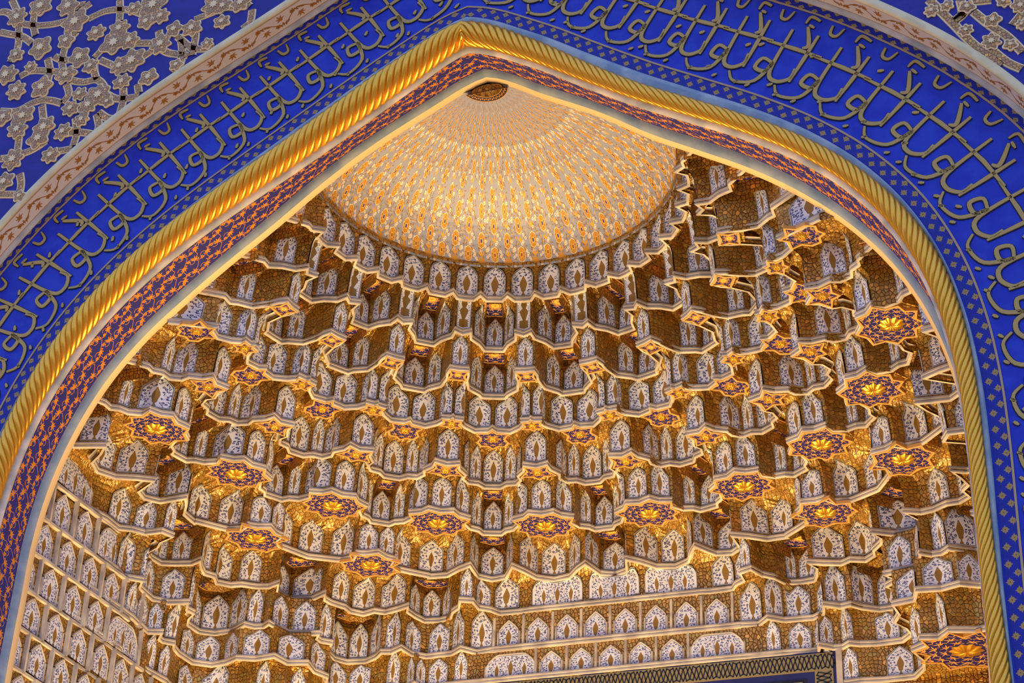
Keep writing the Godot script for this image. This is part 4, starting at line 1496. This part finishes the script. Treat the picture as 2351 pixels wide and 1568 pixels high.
func build_grids() -> void:
	var i := 0
	# back wall: rows standing on levels 9 and 10, under the lunettes
	var g := thing("panel_grid", Vector3(0, 7.4, GRID_Z), "two rows of framed blue and white cypress panels on the flat back wall", "tile panels")
	var out := Vector3(0, 0, 1)
	var o := g.position
	var y9 := 7.395
	var y10 := 7.09
	var xs := [-1.20, -0.905, -0.61, -0.325, -0.04, 0.257, 0.555, 0.845, 1.14]
	for k in xs.size() - 1:
		flat_panel("tile_panel", g, Vector3((xs[k] + xs[k + 1]) * 0.5, y9 + 0.025, GRID_Z) - o, Vector3.RIGHT, out, 0.20, 0.265, false, (i * 3) % 8)
		i += 1
	for x in xs:
		var b := Builder.new()
		bar(b, Vector3(x, y9, GRID_Z) - o, Vector3(x, 7.74, GRID_Z) - o, out, 0.032, 0.018)
		put("upright", b, mat.ledge, g)
	var xt := [-0.77, -0.463, -0.176, 0.115, 0.408, 0.715]
	for k in xt.size() - 1:
		flat_panel("tile_panel", g, Vector3((xt[k] + xt[k + 1]) * 0.5, y10 + 0.012, GRID_Z) - o, Vector3.RIGHT, out, 0.20, 0.225, false, (i * 3 + 1) % 8)
		i += 1
	for x in xt:
		var b := Builder.new()
		bar(b, Vector3(x, y10, GRID_Z) - o, Vector3(x, y9, GRID_Z) - o, out, 0.032, 0.018)
		put("upright", b, mat.ledge, g)
	for x in [-1.02, 0.99]: flat_panel("lunette_panel", g, Vector3(x, y10 + 0.012, GRID_Z) - o, Vector3.RIGHT, out, 0.49, 0.235, true, 0)
	for y in [y9, y10]:
		var b := Builder.new()
		bar(b, Vector3(-1.6 if y == y10 else -1.22, y, GRID_Z) - o, Vector3(1.6 if y == y10 else 1.22, y, GRID_Z) - o, out, 0.034, 0.022)
		put("rail", b, mat.ledge, g)
	# side walls: brick-wise rows
	for s in [-1.0, 1.0]:
		var name_ := "left" if s < 0 else "right"
		g = thing("panel_grid", Vector3(s * 3.9, 7.0, -1.3), "staggered rows of framed cypress panels on the flat %s wall of the niche" % name_, "tile panels")
		o = g.position
		for r in 8:
			var y: float = [7.755, 7.385, 7.045, 6.705, 6.365, 6.025, 5.685, 5.345][r]
			var yt: float = [8.045, 7.755, 7.385, 7.045, 6.705, 6.365, 6.025, 5.685][r]
			var end: float = [-1.55, -2.0, -2.2, -2.55, -2.75, -3.0, -3.3, -3.6][r]
			if r > 0:
				var z := -0.60 if r % 2 else -0.77
				while z > end:
					var zn := z - 0.343
					var wide := r == 1 and zn - 0.343 < end or (r == 3 and zn - 0.5 < end)
					var cz := (z + zn) * 0.5
					if wide:
						cz = z - 0.29
						flat_panel("lunette_panel", g, Vector3(s * side_x(cz), y + 0.03, cz) - o, Vector3(0, 0, s), Vector3(-s, 0, 0), 0.50, yt - y - 0.075, true, 0)
						z = end - 1.0
					else:
						flat_panel("tile_panel", g, Vector3(s * side_x(cz), y + 0.03, cz) - o, Vector3(0, 0, s), Vector3(-s, 0, 0), 0.225, yt - y - 0.07, false, (i * 3 + r) % 8)
						i += 1
					var b := Builder.new()
					var zz := (zn if not wide else (cz - 0.29))
					var ze := maxf(zz, end - 0.3)
					bar(b, Vector3(s * side_x(ze), y, ze) - o, Vector3(s * side_x(ze), yt, ze) - o, Vector3(-s, 0, 0), 0.036, 0.034)
					put("upright", b, mat.ledge, g)
					z = zn if not wide else end - 1.0
			else:
				flat_panel("lunette_panel", g, Vector3(s * side_x(-1.22), y + 0.035, -1.22) - o, Vector3(0, 0, s), Vector3(-s, 0, 0), 0.56, yt - y - 0.02, true, 0)
				flat_panel("tile_panel", g, Vector3(s * side_x(-0.74), y + 0.035, -0.74) - o, Vector3(0, 0, s), Vector3(-s, 0, 0), 0.24, yt - y - 0.04, false, 3)
			var b := Builder.new()
			bar(b, Vector3(s * side_x(FRONT), y, FRONT) - o, Vector3(s * side_x(minf(end, -2.1)), y, minf(end, -2.1) - 0.1) - o, Vector3(-s, 0, 0), 0.036, 0.036)
			put("rail", b, mat.ledge, g)

# ------------------------------------------------------------------ inscription panel at the foot of the back wall
func build_inscription_panel() -> void:
	var top := 7.075
	var half := 2.05
	var z := -4.575
	var g := thing("inscription_tablet", Vector3(0, top, z), "framed panel of angular gold lettering inside a plaited border, at the foot of the picture", "inscription")
	var b := Builder.new()
	b.box(Vector3(-half - 0.03, -1.2, -0.01), Vector3(half + 0.03, 0.0, 0.012))
	put("blue_ground", b, plain(Color(0.10, 0.11, 0.36), 0.6), g)
	b = Builder.new()
	b.box(Vector3(half + 0.03, -1.2, -0.01), Vector3(half + 0.085, 0.02, 0.03))
	put("edge_strip", b, mat.ledge, g)
	b = Builder.new()
	b.box(Vector3(-half - 0.085, -1.2, -0.01), Vector3(-half - 0.03, 0.02, 0.03))
	put("edge_strip", b, mat.ledge, g)
	# plaited border: a gold strip with two interlacing dark zigzag lines cut into it
	var gold := plain(Color(0.62, 0.52, 0.28), 0.45, 0.3)
	b = Builder.new()
	b.box(Vector3(-half + 0.0, -0.185, 0.012), Vector3(half - 0.0, -0.018, 0.020))
	put("border_strip", b, gold, g)
	for s in [-1.0, 1.0]:
		b = Builder.new()
		b.box(Vector3(minf(s * half, s * (half - 0.167)), -1.2, 0.012), Vector3(maxf(s * half, s * (half - 0.167)), -0.185, 0.020))
		put("border_strip", b, gold, g)
	var dark := plain(Color(0.05, 0.05, 0.08), 0.6)
	for q in 3:
		b = Builder.new()
		var x := -half + 0.03
		var k := 0
		var last := Vector2.ZERO
		while x < half - 0.02:
			for step in 4:
				var ph := step / 4.0
				var y := -0.10 + 0.068 * clampf(1.5 * cos((ph + k + q / 3.0) * TAU), -1.0, 1.0)
				var p := Vector2(x + ph * 0.125, y)
				if last != Vector2.ZERO: ribbon(b, last, p, 0.010, 0.023)
				last = p
			x += 0.125
			k += 1
		put("plait_line", b, dark, g)
	for s in [-1.0, 1.0]:
		for q in 3:
			b = Builder.new()
			var last := Vector2.ZERO
			for k in 34:
				var p := Vector2(s * (half - 0.084 + 0.066 * clampf(1.5 * cos((k / 4.0 + q / 3.0) * TAU), -1.0, 1.0)), -0.2 - k * 0.03)
				if last != Vector2.ZERO: ribbon(b, last, p, 0.010, 0.023)
				last = p
			put("plait_line", b, dark, g)
	# angular lettering, its upper part in view
	b = Builder.new()
	b.box(Vector3(-half + 0.24, -1.2, 0.012), Vector3(half - 0.24, -0.25, 0.016))
	put("dark_field", b, dark, g)
	var lines := [
		[[0.0, -0.30], [0.0, -0.55]], [[0.0, -0.30], [0.11, -0.30]], [[0.11, -0.30], [0.11, -0.50]], [[0.055, -0.38], [0.055, -0.55]],
		[[0.17, -0.30], [0.17, -0.55]], [[0.17, -0.30], [0.30, -0.30]], [[0.24, -0.30], [0.24, -0.50]], [[0.30, -0.30], [0.30, -0.46]],
		[[0.36, -0.30], [0.46, -0.46]], [[0.46, -0.30], [0.36, -0.46]], [[0.36, -0.30], [0.46, -0.30]], [[0.52, -0.55], [0.57, -0.30]], [[0.57, -0.30], [0.62, -0.55]], [[0.52, -0.42], [0.62, -0.42]],
		[[0.68, -0.30], [0.84, -0.30]], [[0.68, -0.30], [0.68, -0.55]], [[0.68, -0.39], [0.80, -0.39]], [[0.80, -0.39], [0.80, -0.48]], [[0.80, -0.48], [0.72, -0.48]]]
	for rep in 4:
		for l in lines:
			b = Builder.new()
			var x0 := half - 0.27 - 0.86 * (rep + 1)
			if x0 < -half + 0.25: continue
			ribbon(b, Vector2(x0 + l[0][0], l[0][1]), Vector2(x0 + l[1][0], l[1][1]), 0.034, 0.03)
			put("letter", b, mat.letter_gold if mat.has("letter_gold") else gold, g)

func ribbon(b: Builder, p: Vector2, q: Vector2, w: float, z: float, z0 := 0.0) -> void:
	var s := (q - p).normalized().orthogonal() * w * 0.5
	var e := (q - p).normalized() * w * 0.3
	var c := [v3(p - e - s, z), v3(q + e - s, z), v3(q + e + s, z), v3(p - e + s, z)]
	b.quad(c[0], c[1], c[2], c[3])
	for i in 4:
		var j := (i + 1) % 4
		b.quad(c[i], c[j], Vector3(c[j].x, c[j].y, z0), Vector3(c[i].x, c[i].y, z0))

func build_arabesques() -> void:
	var left := thing("arabesque", Vector3(0, 11.5, SPANDREL_Z), "gilded relief scrollwork with cream outlines on the blue wall at the upper left", "wall relief")
	relief_vine(left, [Vector2(-4.518, 12.339), Vector2(-4.423, 12.153), Vector2(-4.379, 11.981), Vector2(-4.341, 11.72), Vector2(-4.393, 11.562)])
	relief_vine(left, [Vector2(-4.626, 12.216), Vector2(-4.55, 12.198), Vector2(-4.452, 12.12)])
	relief_vine(left, [Vector2(-4.577, 11.962), Vector2(-4.447, 11.904), Vector2(-4.318, 11.847), Vector2(-4.192, 11.737)])
	relief_vine(left, [Vector2(-4.234, 12.093), Vector2(-4.223, 11.97), Vector2(-4.173, 11.825)])
	relief_vine(left, [Vector2(-4.374, 12.02), Vector2(-4.221, 11.956), Vector2(-4.05, 11.922), Vector2(-3.91, 11.921), Vector2(-3.82, 11.939)])
	relief_vine(left, [Vector2(-3.33, 12.044), Vector2(-3.304, 11.879), Vector2(-3.295, 11.785)])
	relief_vine(left, [Vector2(-3.627, 11.892), Vector2(-3.451, 11.942), Vector2(-3.227, 11.9), Vector2(-3.055, 11.805)])
	relief_vine(left, [Vector2(-3.781, 11.983), Vector2(-3.635, 12.08)])
	relief_vine(left, [Vector2(-3.764, 11.952), Vector2(-3.773, 12.074), Vector2(-3.693, 12.081)])
	relief_vine(left, [Vector2(-3.732, 11.759), Vector2(-3.814, 11.635), Vector2(-3.829, 11.457), Vector2(-3.794, 11.32)])
	relief_vine(left, [Vector2(-3.988, 11.507), Vector2(-3.938, 11.353), Vector2(-3.938, 11.225)])
	relief_vine(left, [Vector2(-3.92, 11.517), Vector2(-3.829, 11.457), Vector2(-3.686, 11.424)])
	relief_vine(left, [Vector2(-4.25, 11.36), Vector2(-4.142, 11.4), Vector2(-3.997, 11.367), Vector2(-3.852, 11.32), Vector2(-3.75, 11.259)])
	relief_vine(left, [Vector2(-3.717, 11.2), Vector2(-3.559, 11.139), Vector2(-3.412, 11.131), Vector2(-3.314, 11.009)])
	relief_vine(left, [Vector2(-3.49, 11.404), Vector2(-3.413, 11.489), Vector2(-3.32, 11.544)])
	relief_vine(left, [Vector2(-3.486, 11.377), Vector2(-3.464, 11.244), Vector2(-3.423, 11.134)])
	relief_vine(left, [Vector2(-3.427, 11.363), Vector2(-3.251, 11.246)])
	relief_vine(left, [Vector2(-3.107, 11.481), Vector2(-2.899, 11.432)])
	relief_vine(left, [Vector2(-2.863, 11.564), Vector2(-2.828, 11.402), Vector2(-2.878, 11.363), Vector2(-2.989, 11.287)])
	relief_vine(left, [Vector2(-2.809, 11.347), Vector2(-2.711, 11.273), Vector2(-2.515, 11.202)])
	relief_vine(left, [Vector2(-2.658, 11.451), Vector2(-2.504, 11.288), Vector2(-2.356, 11.24), Vector2(-2.274, 11.271)])
	relief_vine(left, [Vector2(-2.619, 11.403), Vector2(-2.586, 11.244), Vector2(-2.589, 11.106), Vector2(-2.645, 11.032)])
	relief_vine(left, [Vector2(-2.505, 11.542), Vector2(-2.476, 11.408), Vector2(-2.481, 11.194)])
	relief_vine(left, [Vector2(-2.514, 11.608), Vector2(-2.354, 11.647), Vector2(-2.203, 11.674), Vector2(-2.08, 11.644)])
	relief_vine(left, [Vector2(-1.943, 11.584), Vector2(-1.948, 11.446), Vector2(-2.017, 11.386)])
	relief_vine(left, [Vector2(-3.13, 10.967), Vector2(-3.11, 10.839), Vector2(-3.122, 10.706)])
	relief_vine(left, [Vector2(-3.306, 10.957), Vector2(-3.169, 10.864), Vector2(-2.956, 10.842)])
	relief_vine(left, [Vector2(-2.989, 10.985), Vector2(-2.962, 10.88)])
	relief_vine(left, [Vector2(-3.731, 11.153), Vector2(-3.688, 11.029), Vector2(-3.74, 10.941)])
	relief_vine(left, [Vector2(-4.389, 10.995), Vector2(-4.209, 10.956), Vector2(-4.059, 11.011), Vector2(-3.912, 11.016), Vector2(-3.74, 10.941)])
	relief_vine(left, [Vector2(-3.948, 10.961), Vector2(-3.912, 10.828), Vector2(-3.887, 10.748)])
	relief_vine(left, [Vector2(-4.177, 10.786), Vector2(-4.124, 10.626), Vector2(-4.112, 10.439)])
	relief_vine(left, [Vector2(-4.112, 10.439), Vector2(-3.96, 10.468), Vector2(-3.827, 10.538)])
	relief_vine(left, [Vector2(-3.677, 10.58), Vector2(-3.52, 10.571), Vector2(-3.344, 10.509)])
	relief_vine(left, [Vector2(-3.571, 10.742), Vector2(-3.53, 10.561), Vector2(-3.54, 10.429)])
	relief_vine(left, [Vector2(-3.358, 10.733), Vector2(-3.317, 10.613), Vector2(-3.318, 10.552)])
	relief_vine(left, [Vector2(-3.34, 10.753), Vector2(-3.249, 10.672), Vector2(-3.167, 10.642)])
	relief_vine(left, [Vector2(-3.735, 10.397), Vector2(-3.546, 10.394)])
	relief_vine(left, [Vector2(-4.281, 10.437), Vector2(-4.109, 10.426)])
	relief_vine(left, [Vector2(-4.037, 10.221), Vector2(-4.004, 10.103), Vector2(-3.999, 9.959)])
	relief_vine(left, [Vector2(-4.203, 10.035), Vector2(-4.029, 10.001)])
	relief_vine(left, [Vector2(-2.168, 11.833), Vector2(-1.969, 11.629)])
	relief_vine(left, [Vector2(-3.087, 12.024), Vector2(-2.965, 11.888), Vector2(-2.864, 11.733)])
	relief_blossom(left, Vector2(-4.177, 12.174), 0.111)
	relief_blossom(left, Vector2(-4.412, 12.096), 0.099)
	relief_blossom(left, Vector2(-3.765, 11.886), 0.133)
	relief_blossom(left, Vector2(-3.871, 12.098), 0.11)
	relief_blossom(left, Vector2(-3.514, 11.694), 0.083)
	relief_blossom(left, Vector2(-4.084, 11.653), 0.115)
	relief_blossom(left, Vector2(-4.335, 11.627), 0.073)
	relief_blossom(left, Vector2(-3.821, 11.676), 0.084)
	relief_blossom(left, Vector2(-3.275, 11.689), 0.094)
	relief_blossom(left, Vector2(-3.306, 11.528), 0.129)
	relief_blossom(left, Vector2(-3.146, 11.516), 0.093)
	relief_blossom(left, Vector2(-3.159, 11.896), 0.071)
	relief_blossom(left, Vector2(-2.965, 11.888), 0.128)
	relief_blossom(left, Vector2(-2.864, 11.733), 0.081)
	relief_blossom(left, Vector2(-3.006, 11.702), 0.082)
	relief_blossom(left, Vector2(-2.703, 11.539), 0.08)
	relief_blossom(left, Vector2(-2.523, 11.508), 0.091)
	relief_blossom(left, Vector2(-2.817, 11.399), 0.103)
	relief_blossom(left, Vector2(-3.087, 11.272), 0.126)
	relief_blossom(left, Vector2(-3.204, 11.236), 0.092)
	relief_blossom(left, Vector2(-3.644, 11.439), 0.107)
	relief_blossom(left, Vector2(-3.508, 11.305), 0.071)
	relief_blossom(left, Vector2(-3.75, 11.259), 0.095)
	relief_blossom(left, Vector2(-4.399, 11.407), 0.11)
	relief_blossom(left, Vector2(-4.254, 11.194), 0.096)
	relief_blossom(left, Vector2(-3.985, 11.172), 0.107)
	relief_blossom(left, Vector2(-4.149, 11.44), 0.06)
	relief_blossom(left, Vector2(-3.371, 10.946), 0.116)
	relief_blossom(left, Vector2(-3.57, 11.003), 0.07)
	relief_blossom(left, Vector2(-3.153, 11.047), 0.08)
	relief_blossom(left, Vector2(-3.456, 10.853), 0.093)
	relief_blossom(left, Vector2(-3.635, 10.855), 0.081)
	relief_blossom(left, Vector2(-4.125, 10.875), 0.106)
	relief_blossom(left, Vector2(-4.326, 10.906), 0.084)
	relief_blossom(left, Vector2(-4.156, 10.732), 0.095)
	relief_blossom(left, Vector2(-3.877, 10.697), 0.105)
	relief_blossom(left, Vector2(-3.913, 10.581), 0.105)
	relief_blossom(left, Vector2(-3.67, 10.603), 0.081)
	relief_blossom(left, Vector2(-3.498, 10.701), 0.07)
	relief_blossom(left, Vector2(-2.886, 11.037), 0.085)
	relief_blossom(left, Vector2(-2.623, 11.114), 0.062)
	relief_blossom(left, Vector2(-2.227, 11.513), 0.072)
	relief_blossom(left, Vector2(-2.341, 11.287), 0.056)
	relief_blossom(left, Vector2(-2.331, 11.731), 0.113)
	relief_blossom(left, Vector2(-2.064, 11.691), 0.09)
	relief_blossom(left, Vector2(-3.751, 10.364), 0.081)
	relief_blossom(left, Vector2(-4.137, 10.396), 0.105)
	relief_blossom(left, Vector2(-3.266, 10.848), 0.057)
	relief_blossom(left, Vector2(-3.99, 9.969), 0.057)
	relief_blossom(left, Vector2(-4.183, 10.163), 0.093)
	relief_blossom(left, Vector2(-2.239, 11.696), 0.079)
	var right := thing("arabesque", Vector3(0, 11.5, SPANDREL_Z), "gilded relief scrollwork with cream outlines in the upper right corner of the wall", "wall relief")
	relief_vine(right, [Vector2(4.204, 10.129), Vector2(4.131, 10.049), Vector2(4.061, 10)])
	relief_vine(right, [Vector2(3.895, 10.249), Vector2(4.044, 9.994), Vector2(4.188, 9.743), Vector2(4.37, 9.5)])
	relief_vine(right, [Vector2(4.126, 10.192), Vector2(4.132, 10.059), Vector2(4.069, 9.998)])
	relief_vine(right, [Vector2(4.214, 10.05), Vector2(4.324, 9.893), Vector2(4.434, 9.76), Vector2(4.531, 9.589)])
	relief_vine(right, [Vector2(4.205, 10.15), Vector2(4.353, 10.136)])
	relief_vine(right, [Vector2(4.312, 9.661), Vector2(4.412, 9.522), Vector2(4.509, 9.437)])
	relief_vine(right, [Vector2(4.483, 9.855), Vector2(4.566, 9.953)])
	relief_blossom(right, Vector2(3.904, 10.132), 0.049)
	relief_blossom(right, Vector2(4.142, 9.883), 0.049)
	relief_blossom(right, Vector2(4.169, 10.105), 0.056)
	relief_blossom(right, Vector2(4.343, 9.932), 0.06)
	relief_blossom(right, Vector2(4.318, 9.734), 0.068)
	relief_blossom(right, Vector2(4.556, 10.02), 0.063)
	relief_blossom(right, Vector2(4.45, 9.671), 0.047)
	relief_blossom(right, Vector2(4.547, 9.84), 0.039)
	relief_blossom(right, Vector2(4.022, 10.152), 0.045)
	relief_blossom(right, Vector2(4.44, 10.092), 0.048)

func smooth_path(p: Array, n: int) -> PackedVector2Array:
	var out := PackedVector2Array()
	for i in p.size() - 1:
		var a: Vector2 = p[maxi(i - 1, 0)]
		var b: Vector2 = p[i]
		var c: Vector2 = p[i + 1]
		var d: Vector2 = p[mini(i + 2, p.size() - 1)]
		for k in n: out.append(b.cubic_interpolate(c, a, d, k / float(n)))
	out.append(p[p.size() - 1])
	return out

func raised(b: Builder, p: PackedVector2Array, w: PackedFloat32Array, z: float, o: Vector2) -> void:
	# a raised ribbon along p
	var last := []
	for i in p.size():
		var s := (p[mini(i + 1, p.size() - 1)] - p[maxi(i - 1, 0)]).normalized().orthogonal() * w[i]
		var q := p[i] - o
		var row := [v3(q - s, 0.0), v3(q - s * 0.9, z), v3(q + s * 0.9, z), v3(q + s, 0.0)]
		if last:
			for j in 3: b.quad(last[j], row[j], row[j + 1], last[j + 1])
		last = row

func even(n: int, w: float) -> PackedFloat32Array:
	var out := PackedFloat32Array()
	for i in n: out.append(w)
	return out

func relief_vine(o: Node3D, pts: Array) -> void:
	var p := smooth_path(pts, 6)
	var b := Builder.new()
	raised(b, p, even(p.size(), 0.040), 0.006, Vector2(0, 11.5))
	var edge := put("vine", b, mat.cream, o)
	b = Builder.new()
	raised(b, p, even(p.size(), 0.028), 0.011, Vector2(0, 11.5))
	put("gilding", b, mat.relief, edge)

func relief_blossom(o: Node3D, c: Vector2, r: float) -> void:
	var turn := rng.randf() * TAU
	var n := 5 + rng.randi() % 3
	var parent: Node = o
	for layer in 2:
		var b := Builder.new()
		var z := 0.014 if layer == 0 else 0.019
		var last := Vector2.ZERO
		for i in 57:
			var a := TAU * i / 56.0
			var k := 0.93 + 0.16 * cos(n * a) + 0.07 * cos(2.0 * a)
			var p := c - Vector2(0, 11.5) + Vector2.RIGHT.rotated(a + turn) * (r * k + (0.010 if layer == 0 else -0.003))
			if i:
				b.tri(v3(c - Vector2(0, 11.5), z + 0.006), v3(last, z), v3(p, z))
				b.quad(v3(last, z), v3(p, z), v3(p, 0.0), v3(last, 0.0))
			last = p
		parent = put("blossom" if layer == 0 else "gilding", b, mat.cream if layer == 0 else mat.relief, parent)
	var f := Builder.new(true)
	for k in 8:
		var d := Vector2.RIGHT.rotated(TAU * k / 8.0)
		var m := c - Vector2(0, 11.5) + d * r * 0.22
		f.quad(v3(c - Vector2(0, 11.5), 0.026), v3(m + d.orthogonal() * r * 0.09, 0.028), v3(m + d * r * 0.2, 0.027), v3(m - d.orthogonal() * r * 0.09, 0.028))
	put("flower_eye", f, mat.cream, parent)

# ------------------------------------------------------------------ lettering of the blue band
func band_point(s: float, v: float) -> Vector2:
	# s metres from the apex (left negative), v 0 at the rope, 1 at the frieze
	var l := lengths_in
	var mid := band_in.size() / 2
	var dir := -1 if s < 0 else 1
	var i := mid
	while i + dir > 0 and i + dir < band_in.size() - 1 and l[i + dir] < absf(s): i += dir
	var j := i + dir
	var t := (absf(s) - l[i]) / maxf(l[j] - l[i], 1e-4)
	return band_in[i].lerp(band_in[j], t).lerp(band_out[i].lerp(band_out[j], t), v)

var lengths_in: PackedFloat32Array

func pen(o: Node3D, s0: float, pts: Array, w: float) -> void:
	var raw := []
	for q in pts: raw.append(q)
	var flat := smooth_path(raw, 5) if pts.size() > 2 else PackedVector2Array([raw[0], raw[0].lerp(raw[1], 0.5), raw[1]])
	var p := PackedVector2Array()
	for q in flat: p.append(band_point(s0 + q.x, q.y))
	var wide := PackedFloat32Array()
	var edge := PackedFloat32Array()
	for i in p.size():
		var t := i / float(p.size() - 1)
		wide.append(w * (0.45 + 0.55 * sin(PI * clampf(t * 0.85 + 0.12, 0.0, 1.0))))
		edge.append(wide[i] + 0.006)
	var b := Builder.new()
	raised(b, p, edge, 0.005, Vector2(0, 11.3))
	var e := put("letter", b, mat.letter_edge, o)
	b = Builder.new()
	raised(b, p, wide, 0.010, Vector2(0, 11.3))
	put("gilding", b, mat.letter, e)

func build_calligraphy() -> void:
	lengths_in = lengths(band_in)
	var o := thing("lettering", Vector3(0, 11.3, 0.002), "two interlaced lines of flowing gold Arabic script with tall uprights on the blue band", "lettering")
	# strokes of the script, [metres along, share of the band's width]
	var forms := [
		[[Vector2(0.0, 0.74), Vector2(0.02, 0.30)]],
		[[Vector2(0.0, 0.72), Vector2(0.03, 0.34), Vector2(0.12, 0.27), Vector2(0.21, 0.33), Vector2(0.20, 0.42)]],
		[[Vector2(0.14, 0.40), Vector2(0.04, 0.42), Vector2(0.02, 0.33), Vector2(0.11, 0.32), Vector2(0.13, 0.40), Vector2(0.08, 0.22), Vector2(-0.08, 0.17), Vector2(-0.16, 0.24)]],
		[[Vector2(0.18, 0.36), Vector2(0.14, 0.30), Vector2(0.11, 0.36), Vector2(0.07, 0.29), Vector2(0.03, 0.34), Vector2(-0.04, 0.25), Vector2(-0.16, 0.25), Vector2(-0.20, 0.36)]],
		[[Vector2(0.10, 0.52), Vector2(-0.02, 0.50), Vector2(-0.04, 0.42), Vector2(0.10, 0.38), Vector2(0.0, 0.30), Vector2(-0.12, 0.34)]],
		[[Vector2(0.0, 0.78), Vector2(0.09, 0.64), Vector2(0.06, 0.60)], [Vector2(0.24, 0.58), Vector2(-0.22, 0.57)]],
		[[Vector2(0.0, 0.86), Vector2(0.02, 0.79), Vector2(0.07, 0.79), Vector2(0.09, 0.87)]],
		[[Vector2(0.10, 0.86), Vector2(0.02, 0.87), Vector2(0.01, 0.80)], [Vector2(0.04, 0.80), Vector2(0.09, 0.79)]],
	]
	var r := RandomNumberGenerator.new()
	r.seed = 4
	var s := -5.2
	var k := 0
	while s < 8.2:
		for at in [0, 1]:
			for st in forms[(k * 3 + at * 2) % 6 if at == 1 else k % 2]: pen(o, s + at * 0.09, st, 0.019)
		for st in forms[6 + k % 2]: pen(o, s + 0.05, st, 0.014)
		var q := s + r.randf_range(0.02, 0.14)
		var v := r.randf_range(0.16, 0.7)
		pen(o, q, [Vector2(0, v), Vector2(0.035, v + 0.03)], 0.015)
		pen(o, q + 0.09, [Vector2(0, 0.155), Vector2(0.03, 0.185)], 0.014)
		s += 0.205
		k += 1
